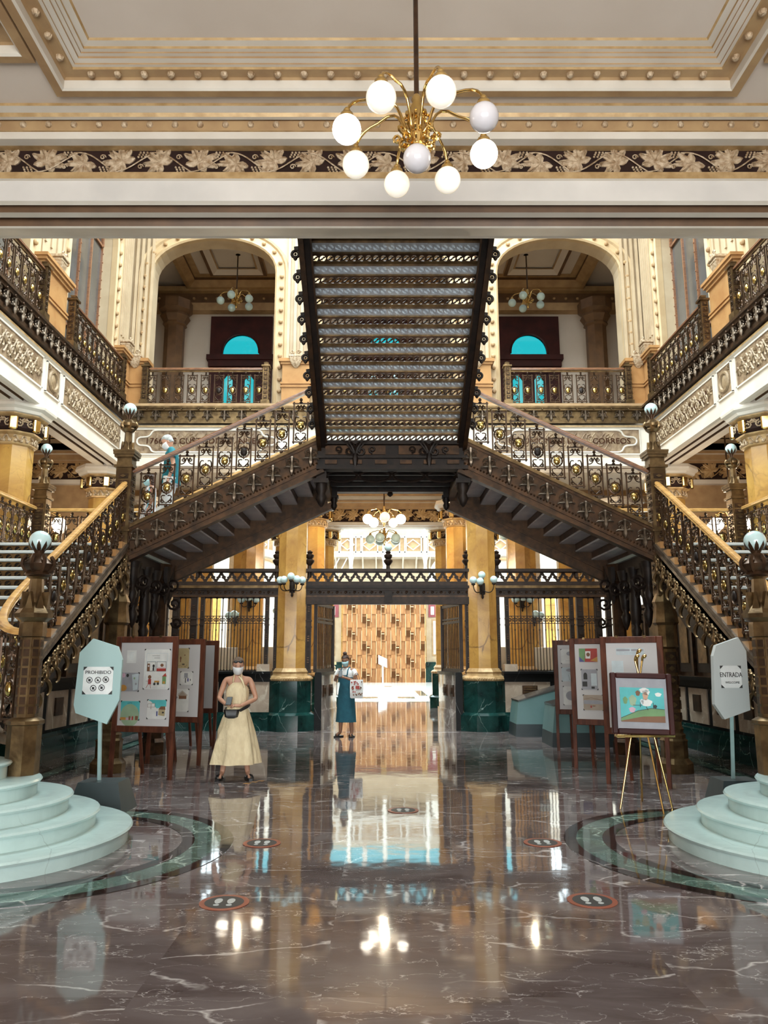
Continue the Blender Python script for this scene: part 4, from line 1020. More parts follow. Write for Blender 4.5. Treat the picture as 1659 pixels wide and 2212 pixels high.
for sg in (-1,1):
    for x in (-.5,.54):
        MB().tube([(x+sg*.26+.24*cos(a),11.6,4.36+.09*sin(a)) for a in [2*PI*i/16 for i in range(16)]],.02,4,closed=True).build('tracery',BLACK,ml,ang=50)

cf=thing('central_stair_flight','central flight seen from below with openwork iron risers and pale treads','staircase',(0.02,9.5,5.8))
NC=14; cr_=(6.90-4.86)/NC; crun=(11.4-7.5)/NC
rp=riser_mb(-1.0,1.04,0,.105,0,.093); rpo=None
for i in range(NC):
    y=11.4-crun*i; z=4.86+cr_*i
    if rpo is None:
        rpo=rp.build('riser',IRON,cf,local=True); rpo.location=(-.02,y-9.5,z-5.8)
        bl=MB().mat(0).box(-1.0,1.04,-.03,.02,-.04,0).box(-1.0,1.04,-.02,.03,.105,.125).build('riser_moulding',IRONL,cf,local=True); bl.location=rpo.location
        tr=MB().bbox(-1.02,1.06,-crun-.02,.03,0,.03,.005).build('tread',GLASSTR,cf,local=True) ; tr.location=(-.02,y-9.5,z+.125-5.8)
    else:
        for o_,zz in ((rpo,0),(bl,0),(tr,.125)): inst(o_,cf,(-.02,y-9.5,z+zz-5.8))
sc2=(6.90-4.86)/3.9
for x,sg in ((-1.06,-1),(1.10,1)):
    m=MB(); Zc=lambda y:4.86+(11.4-y)*sc2
    m.mat(0).loft([[(x+a,y,Zc(y)+b) for a,b in ((-.07,-.12),(.07,-.12),(.07,.25),(-.07,.25))] for y in (11.5,7.5)])
    m.mat(1).loft([[(x+sg*.03+a,y,Zc(y)-.14+b) for a,b in ((-.03,-.03),(.03,-.03),(.03,.02),(-.03,.02))] for y in (11.5,7.5)])
    m.mat(1).loft([[(x-sg*.08+a,y,Zc(y)-.1+b) for a,b in ((-.012,-.012),(.012,-.012),(.012,.012),(-.012,.012))] for y in (11.5,7.5)])
    m.mat(0)
    for i in range(13):
        y=11.1-i*.285; q=MB()
        q.lathe([(.008,-.085),(.022,-.07),(.03,-.045)],(0,0,0),8); q.torus((0,0,0),.042,.02,'y',14,6); q.sph((0,0,0),.018,6,5)
        m.merge(q,Matrix.Translation((x+sg*.125,y,Zc(y)+.02)),mat=0); m.bar((x,y,Zc(y)+.1),(x+sg*.14,y,Zc(y)+.08),.05,.05)
    m.build('stringer',[BLACK,IRON],cf,ang=40)
for x,lb_ in ((-1.1,'left'),(1.14,'right')):
    t=thing('stair_balustrade','iron balustrade on the %s edge of the central flight, high under the beam'%lb_,'balustrade',(x,9.5,6))
    rail_mb([(x,11.4,4.86+1.0),(x,7.6,6.85+1.0)]).build('handrail',OAKD,t,ang=45)
    balusters(t,[(x,11.2-.285*i,4.95+(.2+.285*i)*sc2) for i in range(13)],PI/2,1.03)
# ---- labels for the left copies and mirrored right copies ----
def pair(t,l): t['label']=l%'left'; mirror(t,l%'right')
pair(ms_,'five curved white marble steps at the foot of the %s stair')
pair(fl,'lower iron stair flight with white treads rising behind the %s newel')
pair(br,'balustrade with golden oak rail curling to the newel on the %s lower flight')
pair(bo,'outer balustrade of the %s lower flight against the side gallery')
pair(nw,'short octagonal bronze newel with pale globe on the %s marble steps')
pair(pA,'tall bronze lamp post with globe at the inner corner of the %s landing')
pair(pB,'bronze lamp post with globe at the far outer corner of the %s landing')
pair(pC,'dark octagonal iron post with brackets carrying the rear of the %s landing')
pair(ld,'dark iron landing with hanging brackets between the two flights on the %s')
pair(lb,'oak railed balustrade round the back of the %s lower landing')
pair(sf,'side stair flight with scrolled stringer rising from the %s landing')
pair(sr,'front balustrade with brass medallions on the %s side flight')
pair(sr2,'rear balustrade partly hidden behind the front one on the %s side flight')
# ---- gallery balustrades ----
def gal_balustrade(label,p,q,z,n,posts=True):
    t=thing('balustrade',label,'balustrade',((p[0]+q[0])/2,(p[1]+q[1])/2,z)); p=Vector((*p,z)); q=Vector((*q,z)); d=(q-p); L=d.length; u=d.normalized(); rz=math.atan2(u.y,u.x)
    rail_mb([p+Vector((0,0,.92)),q+Vector((0,0,.92))],.09,.05).build('handrail',OAKD,t,ang=45)
    m=MB(); m.bar(p+Vector((0,0,.03)),q+Vector((0,0,.03)),.09,.05); m.bar(p+Vector((0,0,.86)),q+Vector((0,0,.86)),.03,.03); m.build('bottom_rail',IRONL,t)
    for e in (p,q):
        m=MB(); m.box(e.x-.07,e.x+.07,e.y-.07,e.y+.07,z,z+1.0); m.box(e.x-.1,e.x+.1,e.y-.1,e.y+.1,z,z+.12); m.box(e.x-.1,e.x+.1,e.y-.1,e.y+.1,z+.96,z+1.0)
        m.lathe([(.1,z+1.0),(.06,z+1.04),(.08,z+1.07),(.02,z+1.1)],(e.x,e.y,0),4,PI/4); studpanels(m,(e.x,e.y),.14,z+.14,z+.95,.115); m.build('post',[IRONL,IRON],t,ang=30)
    balusters(t,[p+u*(L*(i+.5)/n) for i in range(n)],rz,1.06,dark=(5,) if n<12 else ()); return t
for s in (-1,1):
    gal_balustrade('upper balcony balustrade with brass medallions in the %s rear arch'%W[s],(s*4.33-1.44,17.5),(s*4.33+1.44,17.5),ZF+.06,9)
    gal_balustrade('steeply foreshortened balustrade of the %s gallery beside the far corner'%W[s],(s*6.12,13.95),(s*6.12,16.85),ZF+.02,11)
    gal_balustrade('upper gallery balustrade cut by the beam at the %s picture edge'%W[s],(s*6.12,9.0),(s*6.12,12.65),ZF+.02,13)
gal_balustrade('balcony balustrade hidden behind the central flight',(-1.5,17.5),(1.5,17.5),ZF+.06,9)
bpy.data.objects.remove(PROTO_M); bpy.data.objects.remove(PROTO_P); bpy.data.objects.remove(PROTO_M2); bpy.data.objects.remove(PROTO_P2)
# ================= THE IRON SCREEN WITH GATE =================
def cyl_part(name,par,c,z0,z1,r,mt): return MB().lathe([(r,z0),(r,z1)],c,6).build(name,mt,par)
def trefoils(m,x0,x1,z0,z1,y):
    m.box(x0,x1,y-.02,y+.02,z1-.03,z1); m.box(x0,x1,y-.02,y+.02,z0,z0+.03)
    n=max(2,int(round((x1-x0)/.25))); c=(x1-x0)/n
    for i in range(n):
        a=x0+c*i
        for (p,q) in (((a,z0+.02),(a+c/2,z1-.02)),((a+c/2,z1-.02),(a+c,z0+.02))):
            m.bar((p[0],y,p[1]),(q[0],y,q[1]),.03,.05)
            mx,mz=(p[0]+q[0])/2,(p[1]+q[1])/2
            for sg in (-1,1): m.prism([(mx-.02,mz-.04),(mx+sg*.06,mz+.0),(mx+.02,mz+.04)],y-.015,y+.015)
        m.prism([(a-.035,z0+.02),(a+.035,z0+.02),(a,z0+.10)],y-.015,y+.015); m.prism([(a+c/2-.035,z1-.02),(a+c/2+.035,z1-.02),(a+c/2,z1-.10)],y-.015,y+.015)
def finial(par,x,y,z):
    m=MB().lathe([(.05,z-.2),(.05,z),(.04,z+.08),(.07,z+.12),(.10,z+.16),(.11,z+.2),(.06,z+.24),(.09,z+.27),(.10,z+.33),(.05,z+.36),(.07,z+.40),(.02,z+.44)],(x,y,0),10); m.build('finial',SCR,par,ang=40)
def entab(m,x0,x1,y):
    for (e,z0,z1,k) in ((0,2.97,3.0,1),(-.01,3.0,3.03,0),(-.03,3.03,3.12,0),(0,3.12,3.17,0),(.03,3.17,3.23,2),(0,3.23,3.30,0),(.03,3.55,3.62,0)): m.mat(k).box(x0,x1,y-.08-e,y+.08,z0,z1)
    k=x0+.12
    while k<x1-.05: m.mat(1).tube([(a,y-.07,b) for a,_,b in spiral(k,3.075,.035,.01,0,1.3,8)],.009,4); m.sph((k+.09,y-.07,3.07),.016,5,4); k+=.2
def pilaster(par,x,w_,y,z0=1.3,z1=2.97):
    m=MB(); m.mat(0).box(x-w_/2,x+w_/2,y-.05,y+.05,z0,z1)
    for (a,b) in ((z0+.08,z0+.5),(z0+.56,z0+.98),(z0+1.22,z1-.06)):
        m.mat(1).box(x-w_*.3,x+w_*.3,y-.062,y-.04,a,b); 
        for k in range(3): m.mat(2).box(x-w_*.18,x+w_*.18,y-.075,y-.05,(a+b)/2-.06+.05*k,(a+b)/2-.035+.05*k)
    m.mat(0).box(x-w_*.6,x+w_*.6,y-.07,y+.05,z0+1.02,z0+1.05).box(x-w_*.6,x+w_*.6,y-.07,y+.05,z0+1.16,z0+1.19).box(x-w_*.6,x+w_*.6,y-.08,y+.05,z0,z0+.06)
    m.build('pilaster',[SCR,BLACK,IRON],par,ang=30)
SYY=17.85
for s in (-1,1):
    def X(a,b): return (min(s*a,s*b),max(s*a,s*b))
    t=thing('counter_base','green and beige marble counter base under the %s iron grille'%W[s],'counter',(s*3.95,SYY,0))
    x0,x1=X(2.62,5.42); m=MB()
    m.mat(0).box(x0,x1,SYY-.28,SYY+.25,0,.34).box(x0,x1,SYY-.22,SYY+.25,.34,.40); m.mat(1).box(x0,x1,SYY-.16,SYY+.25,.40,1.06)
    m.mat(2).box(x0,x1,SYY-.20,SYY+.25,1.06,1.24).box(x0,x1,SYY-.26,SYY+.25,1.24,1.29)
    for q in (3.72,4.72): a,b=X(q-.06,q+.06); m.mat(2).box(a,b,SYY-.19,SYY,.40,1.06)
    m.build('marble_body',[GREENM,BEIGEM,BLACKM],t,ang=20)
    for xc in (3.2,4.2,5.05):
        m=MB(); a,b=X(xc-.17,xc+.17); m.mat(0).box(a,b,SYY-.19,SYY-.15,.80,.98)
        for z in (.84,.90,.95): m.mat(1).box(a+.03,b-.03,SYY-.205,SYY-.15,z-.012,z+.006)
        m.build('vent_grille',[IRON,IRONL],t)
    g=thing('window_grille','tall iron bar grille with lattice band, %s of the gate'%W[s],'grille',(s*3.95,SYY,1.29))
    xa,xb=X(2.50,5.45); m=MB(); entab(m,xa,xb,SYY); m.build('entablature',[SCR,IRON,IRONL],g,ang=30)
    m=MB(); trefoils(m,xa,xb,3.30,3.56,SYY); m.build('trefoil_frieze',SCR,g)
    for px_,w_ in ((2.56,.07),(2.76,.09),(4.25,.09),(4.44,.15),(4.86,.15),(5.1,.12),(5.38,.14)): pilaster(g,s*px_,w_,SYY)
    for (a,b) in ((2.80,4.21),(4.52,4.78)):
        n=int(round((b-a)/.144)); c=(b-a)/n
        for i in range(n+1):
            x=s*(a+c*i)
            MB().lathe([(.018,1.29),(.026,1.31),(.011,1.34),(.011,2.20),(.02,2.22),(.011,2.24),(.011,2.92),(.03,2.95),(.05,2.97)],(x,SYY,0),6).build('bar',BLACK,g)
            if i<n: MB().lathe([(.026,1.29),(.026,1.31),(.009,1.34),(.009,2.36)],(x+s*c/2,SYY,0),6).build('bar',BLACK,g)
        m=MB(); aa,bb=X(a,b); m.box(aa,bb,SYY-.012,SYY+.012,2.36,2.375).box(aa,bb,SYY-.012,SYY+.012,2.525,2.54).box(aa,bb,SYY-.012,SYY+.012,2.94,2.97).box(aa,bb,SYY-.02,SYY+.02,1.29,1.31)
        for i in range(n*2):
            x=aa+(bb-aa)*i/(n*2); c2=(bb-aa)/(n*2); m.bar((x,SYY,2.37),(x+c2,SYY,2.53),.012,.01); m.bar((x,SYY,2.53),(x+c2,SYY,2.37),.012,.01); m.torus((x+c2/2,SYY,2.45),.03,.007,'y',10,4)
        m.build('lattice_band',SCR,g)
    for x in (2.56,4.4): finial(g,s*x,SYY,3.62)
    bx('marble_foot',BEIGEM,*X(2.66,2.95),SYY-.14,SYY+.1,1.29,1.45,parent=g)
gt=thing('gateway','iron gate lintel with trefoil band and vase finials over the central opening','gateway',(0.03,SYY,0))
m=MB(); entab(m,-1.87,1.93,SYY); m.mat(0).box(-1.87,1.93,SYY-.1,SYY+.1,2.80,2.97); m.mat(2).box(-.06,.12,SYY-.14,SYY,2.84,3.1); m.build('lintel',[SCR,IRON,BLACK],gt,ang=30)
m=MB(); trefoils(m,-1.87,1.93,3.30,3.56,SYY); m.build('trefoil_frieze',SCR,gt)
for x in (-1.8,.03,1.86): finial(gt,x,SYY,3.62)
for x in (-1.80,1.86): pilaster(gt,x,.12,SYY,1.25)
MB().sph((.03,SYY,4.13),.095,16,12).build('globe',OPAL,gt,ang=180)
for s in (-1,1):
    x_=lambda a:.03+s*a
    t=thing('gate_pedestal','grey marble pedestal with bronze plates on the %s side of the gate'%W[s],'pedestal',(x_(1.6),18.6,0))
    P=[(x_(1.65),17.68),(x_(1.52),17.68),(x_(1.24),18.9),(x_(1.24),19.6),(x_(1.65),19.6)]
    def ins(P,e): return [(p[0]+(s*e if abs(p[0]-.03)<1.6 else 0),p[1]+(e if p[1]<18 else 0)) for p in P]
    m=MB(); m.mat(0).prism(P,0,.42,'z').prism(ins(P,.03),.42,1.2,'z'); m.mat(2).prism(P,1.2,1.27,'z')
    m.mat(2).box(min(x_(1.66),x_(1.50)),max(x_(1.66),x_(1.50)),17.66,17.72,0,1.25)
    m.build('marble_block',[GREYM,GREENM,BLACKM],t,ang=20)
    for q in (.3,.68):
        c=Vector((x_(1.52)+(x_(1.24)-x_(1.52))*q+s*.02,17.68+1.22*q,0)); a=math.atan2(1.22,(x_(1.24)-x_(1.52)))
        mm=MB().box(-.12,.12,-.02,.02,.72,.98).box(-.06,.06,-.05,.05,.78,.92); mm.xf(Matrix.Translation(c)@RY(a,4,'Z')); mm.build('bronze_plate',IRON,t)
    t=thing('gate_leaf','open iron barred gate leaf folded back on the %s of the passage'%W[s],'gate',(x_(1.6),18,1.27))
    p=Vector((x_(1.68),17.98,0)); q=Vector((x_(1.36),19.35,0)); d=(q-p)
    m=MB()
    for z,h_ in ((1.30,.08),(2.42,.06),(2.50,.04),(2.82,.07)): m.bar((p.x,p.y,z),(q.x,q.y,z),.05,h_)
    for k in (0,1): e=p+d*k; m.bar((e.x,e.y,1.27),(e.x,e.y,2.86),.08,.06)
    m.build('leaf_frame',SCR,t)
    b0=None
    for k in range(1,12):
        e=p+d*(k/12)
        if b0 is None: b0=MB().lathe([(.014,1.30),(.014,2.86),(.004,2.92)],(0,0,0),6).build('bar',BLACK,t,local=True); b0.location=(e.x-t.location.x,e.y-t.location.y,-1.27)
        else: inst(b0,t,(e.x-t.location.x,e.y-t.location.y,-1.27))
# side counters running along the hall under the landings
for s in (-1,1):
    x0=5.5
    def X(a,b): return (min(s*a,s*b),max(s*a,s*b))
    t=thing('side_counter','long dark marble counter with beige panels running along the %s side of the hall'%W[s],'counter',(s*x0,13.4,0))
    m=MB(); a,b=X(x0-.12,x0+.4); m.mat(0).box(a,b,11.6,17.5,0,.36); a,b=X(x0-.06,x0+.4); m.mat(0).box(a,b,11.6,17.5,.36,.42)
    a,b=X(x0,x0+.4); m.mat(2).box(a,b,11.6,17.5,.42,1.1); a,b=X(x0-.1,x0+.4); m.mat(2).box(a,b,11.6,17.5,1.1,1.2).box(min(s*(x0-.14),s*(x0+.4)),max(s*(x0-.14),s*(x0+.4)),11.6,17.5,1.2,1.26)
    for k in range(6): a,b=X(x0-.02,x0+.02); m.mat(1).box(a,b,11.7+k*.97,12.5+k*.97,.46,1.06)
    m.build('marble_body',[GREENM,BEIGEM,BLACKM],t,ang=20)
    for k in range(6): bx('bronze_plate',IRON,*X(x0-.05,x0+.02),11.95+k*.97,12.25+k*.97,.66,.95,parent=t)
    t=thing('letter_cabinet','tall panelled bronze cabinet front standing on the %s side counter'%W[s],'cabinet',(s*x0,13.4,1.26))
    m=MB(); a,b=X(x0,x0+.3); m.mat(0).box(a,b,11.6,17.5,1.26,2.62); a,b=X(x0-.1,x0+.3); m.box(a,b,11.6,17.5,2.5,2.56).box(a,b,11.6,17.5,2.62,2.70)
    for k in range(7):
        y=11.7+k*.8; a,b=X(x0-.04,x0); m.mat(1).box(a,b,y,y+.6,1.34,2.45); a,b=X(x0-.06,x0); m.mat(2).box(a,b,y+.12,y+.48,1.5,2.35); a,b=X(x0-.09,x0); m.mat(0).box(a,b,y+.63,y+.72,1.28,2.5)
    m.build('panelled_front',[IRON,BLACK,IRONL],t,ang=20)

# ================= LAMPS =================
def arm_pts(c,a,R_,zg,z_hub,rise):
    ca,sa=cos(a),sin(a); P=bez((.03,0,z_hub),(R_*.25,0,z_hub-.05),(R_*.15,0,z_hub+rise*1.25),(R_*.62,0,zg+rise),8)+bez((R_*.62,0,zg+rise),(R_*.9,0,zg+rise*.98),(R_,0,zg+rise*.7),(R_,0,zg+.12),6)[1:]
    return [(c[0]+p[0]*ca,c[1]+p[0]*sa,p[2]) for p in P]
def chandelier(label,c,zg,R_,n,ph,gr,ztop,mats_,center=None,rise=.27,group=None):
    t=thing('chandelier',label,'chandelier',(c[0],c[1],zg),group=group); hz=zg+.06
    MB().lathe([(.018,hz+.3),(.018,ztop),(.07,ztop+.0),(.07,ztop+.03)],(c[0],c[1],0),8).build('rod',IRON if ztop>6 else OAKD,t)
    m=MB().lathe([(.01,hz-.26),(.03,hz-.24),(.02,hz-.2),(.045,hz-.15),(.03,hz-.1),(.06,hz-.03),(.05,hz+.03),(.065,hz+.08),(.04,hz+.14),(.055,hz+.2),(.03,hz+.25),(.04,hz+.28),(.018,hz+.32)],(c[0],c[1],0),12)
    for k in range(n):
        a=ph+2*PI*(k+.5)/n; ca,sa=cos(a),sin(a)
        for (r0,z0,rr,d) in ((.09,hz-.06,.05,1),(.07,hz+.12,.035,-1),(.14,hz-.02,.035,1)):
            m.tube([(c[0]+(r0+x)*ca,c[1]+(r0+x)*sa,z) for x,_,z in spiral(0,z0,rr,.012,PI,1.3*d,10)],.011,5)
    m.build('hub',BRASS,t,ang=60)
    for k in range(n):
        a=ph+2*PI*k/n; x,y=c[0]+R_*cos(a),c[1]+R_*sin(a)
        am=MB().tube(arm_pts(c,a,R_,zg,hz,rise),.011,6).build('arm',BRASS,t,ang=60)
        MB().lathe([(.012,zg+gr+.07),(.025,zg+gr+.05),(.02,zg+gr+.035),(.045,zg+gr+.02),(.05,zg+gr+.0),(.048,zg+gr-.015),(.03,zg+gr-.02)],(x,y,0),12).build('cap',BRASS,am,ang=50)
        MB().sph((x,y,zg),gr,20,14).build('globe',mats_[k%len(mats_)],t,ang=180)
    if center:
        z=center[0]; MB().lathe([(.012,z+gr+.25),(.012,z+gr+.06),(.03,z+gr+.05),(.02,z+gr+.035),(.05,z+gr+.01),(.045,z+gr-.015),(.03,z+gr-.02)],(c[0],c[1],0),12).build('cap',BRASS,t,ang=50)
        MB().sph((c[0],c[1],z),gr,20,14).build('globe',center[1],t,ang=180)
    return t
chandelier('large brass chandelier with nine white globes hanging close from the near coffer',(.095,4.87),5.19,.51,8,R(195),.10,CZ+.18,[LIT,DIM,DIM,OPALN,LIT,DIM,DIM,DIM],(5.06,OPALN))
chandelier('brass chandelier with lit globes hanging just behind the gate, under the middle landing',(-.05,20.2),5.2,.46,5,R(200),.135,6.95,[LIT,DIM])
chandelier('chandelier with grey unlit globes against the bright court',(-.02,24.3),5.3,.45,5,R(180),.15,6.95,[OPAL])
for s in (-1,1):
    chandelier('small chandelier with pale globes in the %s upstairs room'%W[s],(s*4.35+(.1 if s<0 else -.3),20.4),11.55,.44,5,R(190 if s<0 else 170),.115,13.0,[OPAL])
    chandelier('chandelier hanging behind the %s grille, partly over its trefoil band'%W[s],(s*3.6,20.4),4.85,.42,4,R(200 if s<0 else 160),.135,6.95,[LIT if s<0 else OPAL,DIM])
    chandelier('glowing chandelier in the %s aisle behind the landing railing'%W[s],(s*7.55,16.6),4.45,.42,5,R(200),.15,6.95,[LIT,DIM] if s<0 else [LIT])
def sconce(label,c,n,ds,mt=OPAL,r=.085,par=None,rz=0,group=None):
    t=thing('wall_lamp',label,'wall lamp',c,rz=0,group=group)
    m=MB().lathe([(.005,-.26),(.03,-.22),(.02,-.18),(.05,-.1),(.06,-.02),(.04,.05),(.03,.12)],c,8); m.box(c[0]-.06,c[0]+.06,c[1],c[1]+.08,c[2]-.15,c[2]+.1); m.build('bracket',BLACK,t,ang=45)
    for (dx,dy,dz) in ds:
        a=MB().tube(bez((c[0],c[1]-.02,c[2]-.05),(c[0]+dx*.5,c[1]+dy*.4,c[2]-.16),(c[0]+dx,c[1]+dy,c[2]-.15),(c[0]+dx,c[1]+dy,c[2]+dz-r),8),.011,5).build('arm',BLACK,t,ang=60)
        MB().lathe([(.012,-.04),(.05,-.02),(.045,.0),(.03,.01)],(c[0]+dx,c[1]+dy,c[2]+dz-r),10).build('cup',BLACK,a); MB().sph((c[0]+dx,c[1]+dy,c[2]+dz),r,16,12).build('globe',mt,t,ang=180)
    return t
sconce('iron wall lamp with five globes on the column left of the gate',(-2.16,17.5,3.20),5,((-.26,-.1,.12),(-.16,-.22,.12),(0,-.26,.19),(.13,-.22,.13),(.24,-.1,.12)))
sconce('iron wall lamp with four pale globes on the column right of the gate',(2.17,17.5,3.16),4,((-.22,-.1,.16),(-.08,-.24,.12),(-.02,-.08,.28),(.24,-.14,.17)))
for s in (-1,1):
    for k,(x,y,z) in enumerate(((3.8,21.5,3.1),(3.35,25.4,3.0),(4.9,25.4,2.85))):
        sconce('white globe lamp cluster seen between the %s grille bars, %s'%(W[s],('upper one','lower one nearest the gate','lower one farther out')[k]),(s*x,y,z),3,((-.2,-.1,.1),(0,-.2,.14),(.2,-.1,.1)),r=.12)

# ================= DISPLAY BOARDS, SIGNS, EASEL =================
def col_(name,c): return mat(name,c,.6)
CL={k:col_(k+'_drawing_ink',v) for k,v in dict(tan=(.50,.40,.22),sky=(.10,.50,.52),green=(.17,.32,.14),brown=(.22,.10,.05),red=(.42,.05,.04),grey=(.36,.36,.40),orange=(.55,.27,.06),pale=(.58,.66,.70),black=(.03,.03,.03),pink=(.62,.40,.50),sepia=(.42,.34,.27),skin=(.62,.36,.25),white=(.8,.8,.78),sage=(.33,.45,.30),blue=(.10,.11,.3)).items()}
CN=list(CL.keys()); CM=list(CL.values())
def board(label,pl,pr_,z0=.62,z1=1.88,lean=.0):
    pl=Vector((*pl,0)); pr_=Vector((*pr_,0)); mid=(pl+pr_)/2; d=pr_-pl; w_=d.length; rz=math.atan2(d.y,d.x)
    t=thing('display_board',label,'display board',(mid.x,mid.y,0),rz)
    a=w_/2
    for (x0,x1,za,zb) in ((-a,-a+.075,z0,z1),(a-.075,a,z0,z1),(-a+.075,a-.075,z0,z0+.085),(-a+.075,a-.075,z1-.085,z1)): MB().bbox(x0,x1,-.025,.025,za,zb,.006).build('frame_rail',BOARDW,t,local=True)
    MB().box(-a+.07,a-.07,-.008,.012,z0+.08,z1-.08).build('pinboard',PAPER,t,local=True)
    for x in (-a,a-.05): 
        MB().bar((x+.025,-.02,0),(x+.025,0,z0+.02),.05,.045).build('leg',BOARDW,t,local=True)
    for x in (-a*.45,a*.45): MB().bar((x,.42,0),(x,.03,z1-.2),.04,.03).build('leg',BOARDW,t,local=True)
    for x in (-a*.45,a*.45): MB().box(x-.018,x+.018,-.03,.03,z1-.02,z1+.012).build('clip',IRONL,t,local=True)
    t['w']=w_; return t
def drawing(b,label,u0,u1,v0,v1,shapes,base='white',corners=True,name='drawing',cat='drawing'):
    a=b['w']/2-.075; z0=.705; z1=1.795
    fx=lambda u:-a+2*a*u; fz=lambda v:z1-(z1-z0)*v
    m=MB(); x0,x1=fx(u0),fx(u1); za,zb=fz(v1),fz(v0); W_=x1-x0; H_=zb-za
    m.mat(CN.index(base)).box(x0,x1,-.0125,-.009,za,zb)
    if corners:
        for (cx,cz,sx,sz) in ((x0,za,1,1),(x1,za,-1,1),(x0,zb,1,-1),(x1,zb,-1,-1)): m.mat(CN.index('black')).prism([(cx-sx*.006,cz-sz*.006),(cx+sx*.02,cz-sz*.006),(cx-sx*.006,cz+sz*.02)],-.0145,-.010)
    for k,(c,*p) in enumerate(shapes):
        m.mat(CN.index(c)); y=-.0130-.0006*k
        if p[0]=='r': _,a0,b0,a1,b1=p; m.box(x0+W_*a0,x0+W_*a1,y-.0006,-.0125,zb-H_*b1,zb-H_*b0)
        elif p[0]=='e': _,cx,cz,rx,rz_=p; m.prism([(x0+W_*(cx+rx*cos(2*PI*i/20)),zb-H_*(cz+rz_*sin(2*PI*i/20))) for i in range(20)],y-.0006,-.0125)
        elif p[0]=='p': m.prism([(x0+W_*q[0],zb-H_*q[1]) for q in p[1]],y-.0006,-.0125)
        elif p[0]=='l': 
            for q0,q1 in zip(p[1],p[1][1:]): m.bar((x0+W_*q0[0],y,zb-H_*q0[1]),(x0+W_*q1[0],y,zb-H_*q1[1]),.0035,.0035,(0,1,0))
    M=Matrix.Translation(b.location)@RY(b.rotation_euler[2],4,'Z'); m.xf(M)
    tag(m.build(name,CM,None,ang=20),label,cat)
def lines(n,x0,x1,y0,y1,c='grey',sd=3):
    rd=random.Random(sd); return [(c,'l',[(x0,y0+(y1-y0)*i/n),(x1-rd.random()*(x1-x0)*.3,y0+(y1-y0)*i/n)]) for i in range(n)]
b1=board('nearest left display board, with coloured drawings and a comic sheet',(-3.84,10.92),(-2.93,10.70),.60,1.885)
drawing(b1,'small white note pinned at the upper left of the nearest left board',.12,.30,.09,.25,lines(5,.3,.8,.2,.8,'pale'),'white',False,'note','note')
drawing(b1,'tall white comic sheet with a red postman figure on the nearest left board',.47,.96,.08,.57,
 [('pale','l',[(.08,.1),(.9,.1),(.86,.97),(.04,.97),(.08,.1)]),('black','l',[(.3,.16),(.6,.16)]),('black','l',[(.38,.22),(.6,.22)]),('pale','l',[(.08,.3),(.9,.3)]),('black','l',[(.12,.31),(.44,.31),(.44,.55),(.12,.55),(.12,.31)]),('brown','r',.13,.36,.22,.55),('white','r',.15,.40,.2,.44),('black','e',.37,.42,.04,.04),('black','r',.34,.46,.39,.54),
  ('black','l',[(.5,.31),(.86,.31),(.86,.55),(.5,.55),(.5,.31)]),('red','r',.5,.48,.86,.55),('brown','e',.7,.4,.06,.04),('red','l',[(.55,.46),(.82,.46)]),
  ('brown','e',.24,.7,.06,.05),('red','r',.19,.75,.3,.88),('red','l',[(.2,.88),(.12,.97)]),('red','l',[(.28,.88),(.31,.98)]),('brown','l',[(.1,.8),(.22,.8)]),('black','e',.44,.87,.035,.035),('black','e',.58,.86,.035,.035),('orange','r',.44,.79,.62,.83),('green','r',.75,.68,.88,.87),('red','p',[(.74,.68),(.86,.6),(.9,.68)]),('orange','r',.78,.8,.86,.86)])
drawing(b1,'grey and orange crayon drawing at mid left of the nearest left board',.03,.38,.37,.60,[('grey','r',.02,.02,.98,.98),('pale','p',[(.6,.1),(.98,.05),(.95,.9),(.7,.95)]),('orange','e',.15,.82,.2,.17),('pink','e',.14,.14,.1,.12),('black','e',.36,.15,.07,.09),('sage','e',.75,.3,.05,.06),('grey','e',.85,.6,.05,.06)],'grey')
drawing(b1,'drawing of a green hill over little houses, lower left of the nearest left board',.06,.42,.72,.95,[('sky','r',0,0,1,1),('sage','e',.5,.75,.5,.6),('orange','r',0,.86,.3,1),('pink','r',.3,.88,.6,1),('brown','r',.45,.8,.55,1),('red','r',.62,.8,.7,1),('brown','r',.8,.78,.95,1),('black','l',[(.35,.12),(.5,.08),(.6,.1)])],'sky')
drawing(b1,'drawing of a house with blue sky, lower right of the nearest left board',.57,.93,.70,.93,[('sky','p',[(0,0),(1,0),(1,.35),(.5,.45),(.2,.1)]),('white','p',[(.02,.22),(.4,.18),(.4,.38),(.02,.4)]),('brown','l',[(.02,.22),(.4,.18),(.4,.38),(.02,.4),(.02,.22)]),('brown','l',[(.2,.2),(.2,.5)]),('tan','p',[(.62,.5),(.95,.5),(.93,.85),(.6,.8)]),('brown','p',[(.6,.5),(.72,.34),(.95,.34),(.97,.52)]),('black','r',.8,.62,.9,.7),('blue','r',.5,.6,.56,.85)])
b2=board('middle left display board, with a tan sheet and two sketches',(-3.76,12.35),(-2.87,12.10),.62,1.88)
drawing(b2,'tan paper sheet with small ink marks on the middle left board',.38,.75,.05,.33,[('brown','e',.5,.5,.05,.08),('brown','r',.47,.56,.53,.7),('brown','l',[(.1,.88),(.25,.85),(.4,.9),(.55,.84)]),('black','r',.6,.78,.75,.83),('brown','l',[(.55,.92),(.7,.85),(.8,.95),(.9,.82)]),('brown','e',.75,.35,.04,.03)],'tan')
drawing(b2,'small sheet with grey and blue marks on the middle left board',.58,.85,.38,.56,[('grey','r',.3,.1,.6,.45),('black','l',[(.25,.5),(.65,.45)]),('black','r',.4,.5,.46,.85),('blue','r',.58,.5,.68,.75),('black','r',.8,.55,.85,.7)])
